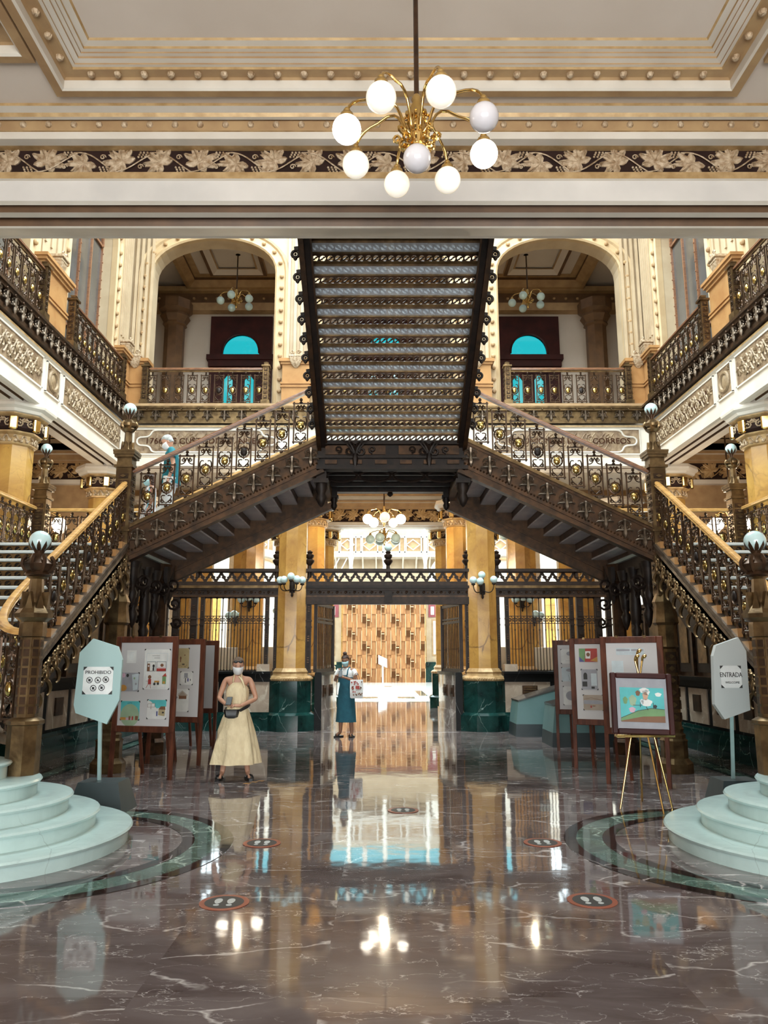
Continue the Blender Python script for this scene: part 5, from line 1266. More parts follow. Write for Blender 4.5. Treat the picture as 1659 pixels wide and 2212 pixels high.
drawing(b2,'pencil sketch of a roofed house on the middle left board',.30,.78,.62,.93,[('brown','r',.55,.3,.9,.44),('sepia','p',[(.5,.3),(.7,.1),(.95,.3)]),('brown','l',[(.5,.25),(.7,.08),(.95,.27)]),('grey','e',.4,.38,.1,.06),('brown','l',[(0,.1),(.12,.1),(.12,.5),(0,.5)])],'white')
b3=board('farthest left display board, blank, beside the woman in cream',(-3.95,14.3),(-3.08,14.15),.62,1.90)
c1=board('nearest right display board, with a title strip, behind the easel',(2.77,10.4),(3.46,10.0),.62,1.87)
drawing(c1,'title strip with grey lettering at the top of the nearest right board',.2,.75,.07,.15,[('grey','r',.02,.15,.5,.45),('grey','r',.55,.15,.98,.45),('grey','l',[(.3,.7),(.8,.7)])],'pale',False,'title_strip','notice')
drawing(c1,'pale blue notice sheet on the nearest right board',.10,.33,.22,.44,lines(6,.15,.85,.15,.9,'pale'),'pale',False,'note','note')
drawing(c1,'small red bordered sheet at the lower left of the nearest right board',.12,.36,.76,.89,[('red','r',0,0,1,1),('white','p',[(.2,.1),(.95,.1),(.8,.8),(.4,.85)]),('blue','r',.4,.3,.5,.7),('brown','r',.62,.3,.72,.7)],'red',False)
c2=board('middle right display board, with a flag collage and old photograph',(2.70,11.8),(3.42,11.5),.62,1.88)
drawing(c2,'red and green collage at the top of the middle right board',.10,.52,.06,.24,[('green','p',[(0,0),(.35,0),(.3,1),(0,.6)]),('white','p',[(.35,.2),(.65,.2),(.65,.75),(.35,.75)]),('red','p',[(.65,0),(1,0),(1,1),(.6,.9)]),('brown','e',.5,.45,.1,.15),('blue','p',[(0,.6),(.3,1),(0,1)]),('orange','p',[(.6,.9),(1,.6),(1,1)])],'red',False)
drawing(c2,'black and white photograph of a building on the middle right board',.13,.50,.34,.61,[('black','e',.25,.3,.12,.14),('black','r',.13,.3,.37,.5),('black','r',.05,.6,.35,.85),('pale','r',.6,.2,.95,.8),('black','r',.6,.85,.8,.95)],'grey')
drawing(c2,'sepia landscape sketch low on the middle right board',.15,.6,.68,.88,[('grey','r',.02,.35,.98,.6),('brown','l',[(.02,.3),(.4,.18),(.98,.35)]),('red','r',.35,.7,.42,.85),('brown','r',.45,.7,.6,.75)],'sepia')
drawing(c2,'teal and orange drawing at the top right of the middle right board',.70,.95,.06,.26,[('sky','r',0,0,1,.6),('orange','p',[(0,.5),(1,.35),(1,.9),(.2,1)]),('green','p',[(0,.9),(.5,.7),(1,1),(0,1)])],'sky',False)
drawing(c2,'teal sheet at the lower right of the middle right board',.74,.97,.70,.90,[('sky','r',0,0,1,.7),('green','r',0,.7,1,1),('black','e',.5,.8,.2,.1)],'sky',False)
c3=board('farthest right display board, with three faint pencil sketches',(2.93,13.95),(3.75,13.7),.62,1.90)
drawing(c3,'upper pencil sketch with writing on the farthest right board',.08,.62,.05,.28,[('grey','e',.4,.3,.15,.15),('black','r',.6,.45,.7,.6),('grey','l',[(.2,.8),(.8,.78)])])
drawing(c3,'middle pencil sketch of a figure on the farthest right board',.08,.62,.34,.56,[('grey','e',.4,.2,.2,.12),('black','l',[(.3,.5),(.35,.9)]),('grey','l',[(.3,.4),(.5,.6)])],'pale')
drawing(c3,'lower sketch with a blue figure on the farthest right board',.10,.70,.64,.93,[('blue','p',[(.6,.2),(.8,.05),(1,.3),(.95,.9),(.6,.9)]),('skin','e',.8,.15,.1,.08),('grey','e',.3,.5,.2,.25)])
# --- white pole signs ---
def pole_sign(label,P,y,pole,basec,basew,thick,edge,bm=None):
    t=thing('pole_sign',label,'sign',(basec[0],basec[1],0))
    m=MB(); m.mat(0).prism(P,y,y+thick); m.build('sign_board',[bm or GREYB],t,ang=15)
    MB().bar((pole[0][0],y+thick/2,pole[0][1]),(pole[1][0],basec[1],.3 if True else 0),.035,.03).build('pole',TEALP,t)
    w_=basew; c=basec
    MB().loft([[(c[0]-a,c[1]-b,z),(c[0]+a,c[1]-b,z),(c[0]+a,c[1]+b,z),(c[0]-a,c[1]+b,z)] for a,b,z in ((w_*.62,w_*.55,0),(w_*.45,w_*.38,.31))]).build('weighted_base',SLATE,t,ang=15); return t
TEALP=mat('pale_teal_metal',(.33,.47,.47),.4)
SD=8.5
PS=[(-3.42,1.65),(-3.285,1.80),(-3.01,1.715),(-2.955,1.575),(-2.96,1.15),(-3.08,.90),(-3.42,1.015),(-3.445,1.10)]
sg1=pole_sign('pale octagonal pole sign reading PROHIBIDO beside the left marble steps',PS,8.47,((-3.17,1.2),(-3.17,.3)),(-3.12,8.62),.47,.04,0,CYB)
sh=bx('paper_sheet',WSHEET,-3.36,-3.04,8.462,8.468,1.21,1.50); tag(sh,'white notice sheet with PROHIBIDO and five ban symbols on the left sign','notice')
m=MB()
for (cx,cz,a,b) in ((-3.36,1.50,1,-1),(-3.04,1.50,-1,-1),(-3.36,1.21,1,1),(-3.04,1.21,-1,1)): m.prism([(cx,cz),(cx+a*.04,cz),(cx,cz+b*.04)],8.457,8.462)
for k,(x,z) in enumerate(((-3.29,1.36),(-3.20,1.36),(-3.115,1.365),(-3.245,1.275),(-3.155,1.28))):
    m.torus((x,8.46,z),.030,.0035,'y',20,4); m.bar((x-.02,8.458,z+.02),(x+.02,8.458,z-.02),.004,.004); m.box(x-.012,x+.012,8.458,8.462,z-.014,z+.012) if k!=1 else m.prism([(x-.015,z-.012),(x+.015,z-.012),(x,z+.014)],8.458,8.462)
m.build('symbols',INK,sh,ang=30)
text('PROHIBIDO',.052,INK,(-3.20,8.458,1.44),(PI/2,0,0),sh,sx=1.02)
PR=[(3.435, 1.615), (3.475, 1.728), (3.722, 1.812), (3.795, 1.669), (3.784, 1.047), (3.505, 0.951), (3.409, 1.105)]
sg2=pole_sign('pale octagonal pole sign reading ENTRADA WELCOME beside the right marble steps',PR,8.45,((3.60,1.1),(3.66,.3)),(3.68,8.72),.44,.07,0)
q0=(3.492, 1.512); q1=(3.716, 1.278)
sh=bx('paper_sheet',WSHEET,q0[0],q1[0],8.442,8.448,q1[1],q0[1]); tag(sh,'white notice sheet reading ENTRADA WELCOME on the right sign','notice')
m=MB()
for (cx,cz,a,b) in ((q0[0],q0[1],1,-1),(q1[0],q0[1],-1,-1),(q0[0],q1[1],1,1),(q1[0],q1[1],-1,1)): m.prism([(cx,cz),(cx+a*.035,cz),(cx,cz+b*.035)],8.437,8.442)
m.build('corner_marks',INK,sh)
mx=(q0[0]+q1[0])/2
text('ENTRADA',.073,INK,(mx,8.439,q0[1]-.098),(PI/2,0,0),sh,sx=.72); text('WELCOME',.032,INK,(mx+.01,8.439,q0[1]-.178),(PI/2,0,0),sh)
# --- brass easel with framed painting ---
t=thing('easel','thin brass tripod easel with three knobs in front of the nearest right board','easel',(2.72,8.7,0))
for (a,b,r_) in (((2.42,8.72,0),(2.80,8.86,1.56),.011),((2.98,8.72,0),(2.72,8.86,1.56),.011),((2.80,9.15,0),(2.76,8.90,1.62),.011),((2.78,8.42,0),(2.76,8.70,.74),.011)):
    m=MB().tube([a,b],r_,6); 
    if b[2]>1.5: m.tube(bez(b,(b[0],b[1],b[2]+.06),(b[0]+.03,b[1]-.05,b[2]+.09),(b[0]+.02,b[1]-.06,b[2]+.05),6),.014,6); m.sph((b[0]+.01,b[1]-.05,b[2]+.05),.022,8,6)
    m.build('leg',BRASS,t,ang=60)
MB().bbox(2.42,3.06,8.70,8.80,.74,.77,.005).build('ledge',BRASS,t)
fr=thing('framed_painting','painting of turquoise sky and green hill in a dark red frame on the easel','painting',(2.72,8.72,.77),0)
fr.rotation_euler=(R(-6),R(1.5),R(-4))
for (x0,x1,z0,z1) in ((-.335,-.275,0,.66),(.275,.335,0,.66),(-.275,.275,0,.06),(-.275,.275,.60,.66)): MB().bbox(x0,x1,-.03,.03,z0,z1,.01).build('frame_side',REDORN,fr,local=True)
MB().box(-.28,.28,-.005,.01,.05,.61).build('grey_mount',CL['grey'],fr,local=True)
m=MB(); I=CN.index
m.mat(I('sky')).box(-.235,.24,-.012,-.006,.13,.50)
m.mat(I('green')).prism([(-.235,.17),(-.05,.25),(.1,.28),(.24,.27),(.24,.13),(-.235,.13)],-.014,-.011); m.mat(I('brown')).prism([(-.235,.14),(0,.19),(.24,.20),(.24,.13),(-.235,.13)],-.016,-.012)
for (c,x,z,a,b) in (('white',.03,.47,.05,.03),('white',.05,.45,.04,.03),('skin',.04,.41,.03,.045),('brown',-.04,.44,.025,.03),('white',.05,.34,.06,.04),('white',.18,.43,.035,.022),('pink',-.11,.26,.035,.03),('sage',-.1,.36,.04,.06),('green',-.18,.36,.025,.04),('black',.14,.30,.02,.02),('pale',.0,.35,.02,.03)): m.mat(I(c)).prism([(x+a*cos(2*PI*i/14)*(1+.2*sin(i*2.3)),z+b*sin(2*PI*i/14)) for i in range(14)],-.0145,-.011)
m.mat(I('black'))
for q in (((.04,.30),(.06,.26)),((-.1,.31),(.0,.31)),((-.02,.34),(-.02,.29)),((.12,.34),(.12,.28)),((-.235,.17),(-.05,.25)),((-.05,.25),(.1,.28)),((.1,.28),(.24,.27))): m.bar((q[0][0],-.015,q[0][1]),(q[1][0],-.015,q[1][1]),.005,.005,(0,1,0))
m.build('painting',CM,fr,local=True,ang=20)
# --- slanted consoles ---
def console(label,x0,x1,y0,y1,h0,h1):
    t=thing('display_console',label,'display case',((x0+x1)/2,(y0+y1)/2,0))
    MB().loft([[(x0-.04,y0-.03,0),(x1+.04,y0-.03,0),(x1+.04,y1,0),(x0-.04,y1,0)],[(x0-.02,y0-.02,.25),(x1+.02,y0-.02,.25),(x1+.02,y1,.25),(x0-.02,y1,.25)]]).build('plinth',SLATE,t,ang=20)
    MB().loft([[(x0-.02,y0-.02,.25),(x0-.02,y1,.25),(x0+.04,y1-.02,h0),(x0+.04,y0,h0)],[(x1+.02,y0-.02,.25),(x1+.02,y1,.25),(x1,y1-.02,h1),(x1,y0,h1)]]).build('sloping_body',TEALG,t,ang=20)
    MB().loft([[(x0+.03,y0-.01,h0+.002),(x0+.03,y1-.02,h0+.002),(x0+.03,y1-.02,h0+.03),(x0+.03,y0-.01,h0+.03)],[(x1,y0-.01,h1+.002),(x1,y1-.02,h1+.002),(x1,y1-.02,h1+.03),(x1,y0-.01,h1+.03)]]).build('glass_lid',DARKG,t,ang=20)
console('slanted teal display console against the right counter, farther one',2.66,4.0,16.35,17.2,.70,1.08)
console('slanted teal display console behind the right display boards, nearer one',3.0,4.5,14.5,15.4,.72,1.05)
# --- floor stickers and tape ---
def sticker(label,x,y):
    m=MB(); m.mat(0).lathe([(.165,0),(.165,.003)],(x,y,.002),28); m.mat(1).lathe([(.13,0),(.13,.004)],(x,y,.002),28)
    for sg in (-1,1):
        m.mat(2).prism([(x+sg*.042+.026*cos(a)*(1+.15*sin(a)),y+.02+.055*sin(a)) for a in [2*PI*i/14 for i in range(14)]],.0062,.0072,'z'); m.prism([(x+sg*.042+.02*cos(a),y-.062+.018*sin(a)) for a in [2*PI*i/10 for i in range(10)]],.0062,.0072,'z')
    tag(m.build('floor_sticker',[STO,INK,GREYB],None),label,'floor sticker')
STO=mat('orange_sticker',(.30,.07,.03),.4)
sticker('round footprint sticker on the floor, left one of the farther pair',-1.2,7.15); sticker('round footprint sticker on the floor, left one of the nearer pair',-1.2,5.49)
sticker('round footprint sticker on the floor, right one of the farther pair',1.26,7.17); sticker('round footprint sticker on the floor, right one of the nearer pair',1.25,5.53)
sticker('faint footprint sticker in the middle of the floor, farthest of all',.08,8.62)
m=MB()
for k in range(5): m.mat(k%2).prism([(-1.93+.035*k,10.38+.05*k),(-1.86+.035*k,10.38+.05*k),(-1.83+.035*k,10.43+.05*k),(-1.90+.035*k,10.43+.05*k)],.001,.003,'z')
tag(m.build('hazard_tape',[CL['orange'],INK],None),'short striped hazard tape on the floor by the woman in cream','tape')
# ================= PEOPLE =================
SKIN=mat('skin',(.55,.30,.20),.5,0,(.50,.26,.17),8); SKIND=mat('tanned_skin',(.34,.17,.10),.5,0,(.30,.15,.09),8)
def skinned(nodes,edges,root):
    names=list(nodes); me=bpy.data.meshes.new('tmp'); me.from_pydata([nodes[n][0] for n in names],[(names.index(a),names.index(b)) for a,b in edges],[])
    o=bpy.data.objects.new('tmp',me); COL.objects.link(o); o.modifiers.new('s','SKIN'); su=o.modifiers.new('u','SUBSURF'); su.levels=2; su.render_levels=2
    for i,n in enumerate(names):
        r=nodes[n][1]; r=r if isinstance(r,tuple) else (r,r); me.skin_vertices[0].data[i].radius=r; me.skin_vertices[0].data[i].use_root=(n==root)
    dg=bpy.context.evaluated_depsgraph_get(); ev=bpy.data.meshes.new_from_object(o.evaluated_get(dg))
    m=MB(); m.add([tuple(v.co) for v in ev.vertices],[tuple(p.vertices) for p in ev.polygons]); bpy.data.objects.remove(o); return m
def hand(m,w_,d,side,up=(0,0,1),curl=.6,s_=1):
    """palm and five unequal, bent fingers starting at wrist w_ pointing along d; fingers curl towards -up"""
    w_=Vector(w_); d=Vector(d).normalized(); up=Vector(up); up=(up-d*up.dot(d)).normalized(); sd=d.cross(up)*side
    P=[]
    m.loft([[w_+d*t+sd*(a*wd)+up*(b*th) for a,b in ((-1,-1),(0,-1.3),(1,-1),(1.15,0),(1,1),(0,1.3),(-1,1),(-1.15,0))] for t,wd,th in ((-.01,.02,.016),(.02,.028,.016),(.055,.036,.013),(.08,.034,.011))])
    for i,(o_,l) in enumerate(((-.028,.062),(-.010,.072),(.009,.068),(.026,.053))):
        p=w_+d*.075+sd*o_; pts=[p]; a=0
        for k,seg in enumerate((.42,.32,.26)):
            a+=curl*(.7+.25*k); p=p+(d*cos(a)-up*sin(a))*l*seg; pts.append(p)
        m.tube(pts,[.0088*s_,.0085*s_,.0078*s_,.006*s_],6)
    p=w_+d*.02-sd*.026; q=p+(d*.6-sd*.75-up*.1)*.034; m.tube([p,q,q+(d*.85-sd*.1-up*.5)*.030,q+(d*.8+sd*.25-up*.6)*.05],[.012,.0105,.0095,.007],6)
def head(m,c,tilt=0,yaw=0,s_=1,mats_=(0,1)):
    """skull, jaw, nose, lips, ears and eyes; local face looks along -y"""
    M=Matrix.Translation(c)@RY(yaw,4,'Z')@RY(tilt,4,'X')@Matrix.Scale(s_,4)
    q=MB(); n=18; rings=[]
    for z,rx,ry,dy in ((-.118,.018,.02,-.045),(-.108,.036,.04,-.04),(-.085,.052,.062,-.025),(-.05,.064,.08,-.008),(-.01,.071,.089,0),(.03,.075,.094,.002),(.065,.070,.088,.006),(.095,.052,.064,.008),(.112,.024,.03,.008)):
        rings.append([(rx*cos(2*PI*i/n),dy+ry*sin(2*PI*i/n)*(1.0 if sin(2*PI*i/n)>0 else .98),z) for i in range(n)])
    q.loft(rings); q.loft([[(a*w_,-.083-d_,z),(w_*0,-.083-d_*1.3,z),(w_,-.083-d_,z),(0,-.07,z)] for a in (-1,) for w_,d_,z in ((.006,0,.018),(.010,.008,-.005),(.015,.018,-.026),(.010,.004,-.034))])
    for sg in (-1,1): q.sph((sg*.075,.008,-.012),.022,8,6,.35,.7,1.2)
    q.sph((0,-.078,-.062),.018,8,5,1.3,.5,.35)
    m.merge(q,M,mat=mats_[0])
    e=MB()
    for sg in (-1,1): e.sph((sg*.028,-.079,.008),.010,8,6,1.2,.5,.55); e.box(sg*.028-.014,sg*.028+.014,-.088,-.08,.024,.029)
    m.merge(e,M,mat=mats_[1]); return M
def ring(cx,cy,z,rx,ry,n=40,folds=0,amp=0,ph=0,tw=0): return [(cx+(rx*(1+amp*sin(folds*2*PI*i/n+ph+tw)+amp*.5*sin(folds*2.3*2*PI*i/n)))*cos(2*PI*i/n),cy+(ry*(1+amp*sin(folds*2*PI*i/n+ph)))*sin(2*PI*i/n),z) for i in range(n)]
def mask(par,M,mt,s_=1):
    m=MB(); rows=[]
    for z,rx,ry in ((-.122,.032,.055),(-.10,.058,.082),(-.06,.072,.108),(-.025,.077,.113),(.002,.074,.094)):
        rows.append([(rx*sin(a),-ry*cos(a)*(1+.06*cos(a)),z) for a in [-1.35+2.7*i/12 for i in range(13)]])
    vs=[p for r in rows for p in r]; fs=[(k*13+i,k*13+i+1,(k+1)*13+i+1,(k+1)*13+i) for k in range(4) for i in range(12)]
    m.add(vs,fs); m.xf(M)
    o=m.build('face_mask',mt,par,local=True,ang=180); 
    sm=o.modifiers.new('thickness','SOLIDIFY'); sm.thickness=.002; return o
def hair(par,M,mt,length=0,bun=False,part=None):
    m=MB(); n=20; rings=[]
    for z,rx,ry,dy in ((-.03-length,.066,.05,.045),(-.02,.076,.062,.035),(.02,.082,.075,.025),(.05,.083,.083,.018),(.08,.074,.089,.008),(.108,.052,.062,.01),(.124,.02,.025,.01)):
        rings.append([((rx+.003*sin(7*2*PI*i/n+z*60))*cos(2*PI*i/n),dy+ry*sin(2*PI*i/n),z) for i in range(n)])
    m.loft(rings)
    if bun: m.sph((0,.02,.15),.042,12,8,1.1,1,.8); m.torus((0,.02,.125),.03,.012,'z',12,5)
    m.xf(M); return m.build('hair',mt,par,local=True,ang=60)
WHF=mat('white_cotton',(.80,.80,.78),.8,0,(.74,.74,.72),10,.3,40)
CREAMF=mat('cream_linen',(.84,.71,.47),.8,0,(.72,.59,.37),8,.9,11,stretch=(1.6,1.6,.8))
MASKW=mat('white_mask',(.85,.85,.86),.7); MASKB=mat('light_blue_mask',(.45,.70,.74),.7)
NAVYD=mat('deep_teal_denim',(.012,.10,.14),.8,0,(.008,.075,.11),12,.4,60)
LEATH=mat('black_leather',(.02,.02,.022),.45,0,(.012,.012,.013),20,.04,60); GREYH=mat('grey_brown_hair',(.24,.17,.12),.6,0,(.10,.06,.04),30,.6,90,stretch=(3,3,1)); DARKH=mat('dark_brown_hair',(.07,.03,.018),.5,0,(.035,.015,.01),30,.5,90); GREYW=mat('silver_hair',(.50,.53,.52),.5,0,(.3,.3,.3),30,.5,90)
def sandals(par,pos,mt=LEATH,s_=1):
    for x,y,a in pos:
        m=MB(); M=Matrix.Translation((x,y,0))@RY(a,4,'Z')
        m.prism([(-.04,.10),(.04,.10),(.045,0),(.048,-.12),(.02,-.17),(-.025,-.165),(-.045,-.1),(-.038,0)],0.001,.025,'z')
        m.tube([(-.046,-.07,.02),(-.03,-.075,.055),(0,-.078,.065),(.03,-.075,.055),(.048,-.07,.02)],.013,5,flat=1.4); m.xf(M); m.build('sandal',mt,par,local=True,ang=50)
def legs(nodes,hipz,knee,ankles,toes,rs=(.085,.055,.036)):
    e=[]
    for k,sg in (('l',-1),('r',1)):
        nodes['hip'+k]=((sg*.09,0,hipz),rs[0]); nodes['knee'+k]=(knee[k],rs[1]); nodes['calf'+k]=(tuple((knee[k][i]*.6+ankles[k][i]*.4) for i in range(3)),rs[1]*.95); nodes['ank'+k]=(ankles[k],rs[2]); nodes['heel'+k]=((ankles[k][0],ankles[k][1]+.025,.045+ (ankles[k][2]-.09)),rs[2]*.9); nodes['toe'+k]=(toes[k],(.038,.02))
        e+=[('pel','hip'+k),('hip'+k,'knee'+k),('knee'+k,'calf'+k),('calf'+k,'ank'+k),('ank'+k,'toe'+k)]; del nodes['heel'+k]
    return e
def arms(nodes,shz,el,wr,shx=.165,rs=(.046,.036,.024),top='chest'):
    e=[]
    for k,sg in (('l',-1),('r',1)):
        nodes['sh'+k]=((sg*shx,.0,shz),rs[0]); nodes['el'+k]=(el[k],rs[1]); nodes['wr'+k]=(wr[k],rs[2]); e+=[(top,'sh'+k),('sh'+k,'el'+k),('el'+k,'wr'+k)]
    return e
def body(p,nodes,e,headc,tilt,yaw,hands,skin,s_=1,hs=1):
    nodes.update(pel=((0,0,.90),(.13,.10)),waist=((0,0,1.04),(.11,.085)),chest=((0,0,1.24),(.13,.09)),neck=((headc[0]*.5,headc[1]*.3+.01,1.37),.05),skull=((headc[0],headc[1]+.01,headc[2]-.06),.045))
    e=e+[('pel','waist'),('waist','chest'),('chest','neck'),('neck','skull')]
    m=skinned(nodes,e,'pel'); M=head(m,headc,tilt,yaw,hs)
    for a in hands: hand(m,*a)
    m.xf(Matrix.Scale(s_,4)); o=m.build('body',[skin,INK],p,local=True,ang=180); return o,Matrix.Scale(s_,4)@M
def phone(par,c,rot): 
    m=MB().bbox(-.037,.037,-.005,.005,-.075,.075,.004); m.xf(Matrix.Translation(c)@rot); return m.build('phone',LEATH,None)

# --- woman in the cream dress ---
p=thing('person','woman in cream halter dress, white mask and black waist bag looking at her phone','person',(-2.11,10.78,0),R(6))
nd={}; e=legs(nd,.86,{'l':(-.12,-.02,.48),'r':(.12,-.02,.48)},{'l':(-.17,.0,.085),'r':(.17,.0,.085)},{'l':(-.19,-.13,.035),'r':(.20,-.12,.035)})
e+=arms(nd,1.335,{'l':(-.25,.0,1.07),'r':(.26,-.01,1.06)},{'l':(-.14,-.21,1.00),'r':(.06,-.24,.98)})
o,M=body(p,nd,e,(0,-.05,1.505),R(12),R(4),[((-.14,-.21,1.00),(.55,-.6,.1),1,(0,-.3,1),.75),((.06,-.24,.98),(-1,-.15,.12),-1,(0,-.2,1),.6)],SKIN,.985)
mask(p,M,MASKW); hair(p,M,GREYH,.0)
m=MB(); 
for sg in (-1,1): m.sph((sg*.032,-.075,.075),.026,10,6,1.1,.4,.75)
m.box(-.06,.06,-.08,-.07,.08,.087); m.xf(M); m.build('sunglasses',LEATH,p,local=True,ang=50)
m=MB(); s_=.985   # one dress: bodice, gathered waist, flared crinkled skirt
rg=[ring(0,-.015,z*s_,rx,ry,64,f_,a_*1.5,ph) for z,rx,ry,f_,a_,ph in ((1.285,.075,.075,0,0,0),(1.25,.115,.10,3,.02,0),(1.19,.148,.118,3,.03,0),(1.12,.150,.120,4,.03,.4),(1.02,.132,.105,9,.03,.2),(.965,.128,.10,14,.035,0),(.95,.130,.102,14,.03,0),(.90,.155,.125,7,.03,.3),(.80,.185,.155,6,.035,.5),(.65,.225,.19,6,.05,.9),(.48,.262,.225,7,.06,1.2),(.33,.295,.25,7,.065,1.5),(.21,.318,.268,7,.07,1.7))]
m.loft(rg,cap=False)
for sg in (-1,1): m.tube([(sg*.06,-.085,1.27),(sg*.05,-.07,1.34),(sg*.045,-.01,1.385),(0,.05,1.39)],.012,5,flat=1.6)
m.tube(bez((.02,-.10,1.34),(.06,-.13,1.32),(.08,-.14,1.26),(.10,-.13,1.2),6),.014,5)
m.build('dress',CREAMF,p,local=True,ang=60)
m=MB(); m.loft([[(-.06+a*wx,-.17-b*wy,z) for a,b in ((-1,-.3),(-.7,1),(.7,1),(1,-.3))] for z,wx,wy in ((.80,.05,.03),(.815,.085,.045),(.87,.10,.05),(.905,.105,.04),(.915,.10,.025))]); m.tube([(.05,-.16,.90),(.14,-.09,.945),(.165,.02,.965),(.1,.13,.96),(-.05,.15,.94),(-.16,.05,.91),(-.15,-.08,.89)],.012,5,flat=1.8); m.build('waist_bag',LEATH,p,local=True,ang=40)
sandals(p,((-.185,-.02,R(-10)),(.185,-.02,R(14))))
ph=phone(None,Vector((-2.17,10.50,1.03)),RY(R(-50),4,'X')); tag(ph,'black phone held by the woman in the cream dress','phone')
# --- woman in the deep teal dress ---
p=thing('person','woman with hair bun, blue mask and long teal pinafore standing at the gate','person',(-.86,16.3,0),R(-24))
nd={}; e=legs(nd,.88,{'l':(-.10,-.02,.5),'r':(.10,0,.5)},{'l':(-.13,.0,.085),'r':(.12,.03,.085)},{'l':(-.15,-.13,.035),'r':(.15,-.10,.035)})
e+=arms(nd,1.36,{'l':(-.25,-.02,1.12),'r':(.25,-.02,1.11)},{'l':(-.12,-.22,1.22),'r':(.06,-.24,1.20)})
o,M=body(p,nd,e,(0,-.05,1.535),R(20),R(8),[((-.12,-.22,1.22),(.6,-.5,.3),1,(0,-.5,1),.7),((.06,-.24,1.20),(-.9,-.3,.3),-1,(0,-.5,1),.6)],SKIND,1.0)
mask(p,M,MASKB); hair(p,M,DARKH,.0,True)
m=MB()
m.loft([ring(0,0,z,rx,ry,32,5,.02) for z,rx,ry in ((1.05,.125,.10),(1.15,.145,.11),(1.25,.158,.112),(1.33,.175,.10),(1.375,.11,.07),(1.39,.065,.055))],cap=False)
for k,sg in (('l',-1),('r',1)): m.tube([(sg*.10,0,1.325),(sg*.17,0,1.325),(sg*.225,-.01,1.235)],[.045,.056,.055],12)
m.build('t_shirt',WHF,p,local=True,ang=60)
m=MB(); m.loft([ring(0,0,z,rx,ry,40,f_,a_) for z,rx,ry,f_,a_ in ((1.24,.12,.118,0,0),(1.18,.155,.122,0,0),(1.05,.140,.115,3,.01),(.95,.155,.13,4,.02),(.8,.18,.15,5,.02),(.55,.195,.165,6,.03),(.30,.215,.18,6,.035))],cap=False)
for sg in (-1,1): m.tube([(sg*.07,-.11,1.23),(sg*.08,-.09,1.34),(sg*.075,0,1.395),(sg*.07,.09,1.3),(sg*.06,.115,1.2)],.014,5,flat=1.6)
m.build('pinafore_dress',NAVYD,p,local=True,ang=60); sandals(p,((-.14,-.02,R(-8)),(.13,.01,R(12))))
ph=phone(None,Vector((-.97,16.02,1.27)),RY(R(-35),4,'X')); tag(ph,'dark phone held up by the woman in the teal pinafore','phone')
t=thing('tote_bag','white tote bag with red and brown print carried by the woman in teal','bag',(-.62,16.12,0)); 
m=MB(); m.mat(0).loft([[(-.64+a*w_,16.10+b*d_,z) for a,b in ((-1,-1),(1,-1),(1,1),(-1,1))] for z,w_,d_ in ((.78,.11,.03),(.80,.13,.04),(1.0,.135,.045),(1.15,.13,.025))])
rd=random.Random(4)
for k in range(26): x=-.64+rd.uniform(-.11,.11); z=rd.uniform(.82,1.12); m.mat(1+k%2).prism([(x+rd.uniform(.008,.022)*cos(a),z+.016*sin(a)) for a in [2*PI*i/7 for i in range(7)]],16.045,16.06)
m.mat(2).box(-.66,-.58,16.04,16.06,.97,1.03)
m.build('bag_body',[WHF,CL['brown'],CL['red']],t,ang=40)
MB().tube(bez((-.70,16.08,1.14),(-.70,16.1,1.3),(-.60,16.2,1.36),(-.58,16.1,1.14),10),.008,5).build('handle',CL['brown'],t)
# --- woman on the stairs ---
TEALS=mat('turquoise_cotton',(.0,.17,.21),.8,0,(.0,.11,.14),9,.4,30)
p=thing('person','silver haired woman in turquoise blouse and white trousers descending the left side flight','person',(-3.52,12.0,3.51),R(-78))
nd={}; e=legs(nd,.88,{'l':(-.09,-.10,.47),'r':(.09,-.02,.5)},{'l':(-.10,-.16,.09),'r':(.10,.06,.09)},{'l':(-.10,-.29,.04),'r':(.10,-.07,.04)},(.09,.06,.04))
nd['ankl']=((-.10,-.24,-.06),.04); nd['toel']=((-.10,-.36,-.12),(.038,.02))
e+=arms(nd,1.345,{'l':(-.22,.02,1.08),'r':(.23,.05,1.07)},{'l':(-.22,-.14,.90),'r':(.22,-.02,.84)})
o,M=body(p,nd,e,(0,-.07,1.50),R(30),R(0),[((-.22,-.14,.90),(0,-.4,-.8),1,(0,-1,0),.4),((.22,-.02,.84),(0,-.25,-1),-1,(0,-1,0),.35)],SKIN,1.0)
mask(p,M,MASKW); hair(p,M,GREYW,.0)
m=MB(); m.loft([ring(0,.005,z,rx,ry,36,f_,.03) for z,rx,ry,f_ in ((.80,.185,.155,5),(.95,.165,.135,5),(1.08,.145,.12,4),(1.22,.158,.118,4),(1.32,.155,.10,3),(1.365,.10,.075,0),(1.38,.06,.055,0))],cap=False)
for sg in (-1,1): m.tube([(sg*.13,.0,1.335),(sg*.185,.01,1.31),(sg*.22,.02,1.2)],[.062,.066,.066],12)
m.build('blouse',TEALS,p,local=True,ang=60)
m=MB()
for sg,kn,an in ((-1,(-.09,-.10,.47),(-.10,-.23,-.02)),(1,(.09,-.02,.5),(.10,.05,.12))): m.tube([(sg*.085,0,.9),(sg*.09,-.02,.72),kn,tuple((kn[i]+an[i])/2 for i in range(3)),an],[.11,.10,.085,.075,.075],14)
m.loft([ring(0,0,z,rx,ry,24) for z,rx,ry in ((.78,.17,.13),(.9,.165,.125),(.98,.14,.11))],cap=False)
m.build('trousers',WHF,p,local=True,ang=60)
MB().bbox(-.14,-.06,-.42,-.18,-.153,-.10,.02).build('shoe',TEALG,p,local=True); MB().bbox(.06,.14,-.12,.12,.002,.06,.02).build('shoe',TEALG,p,local=True)
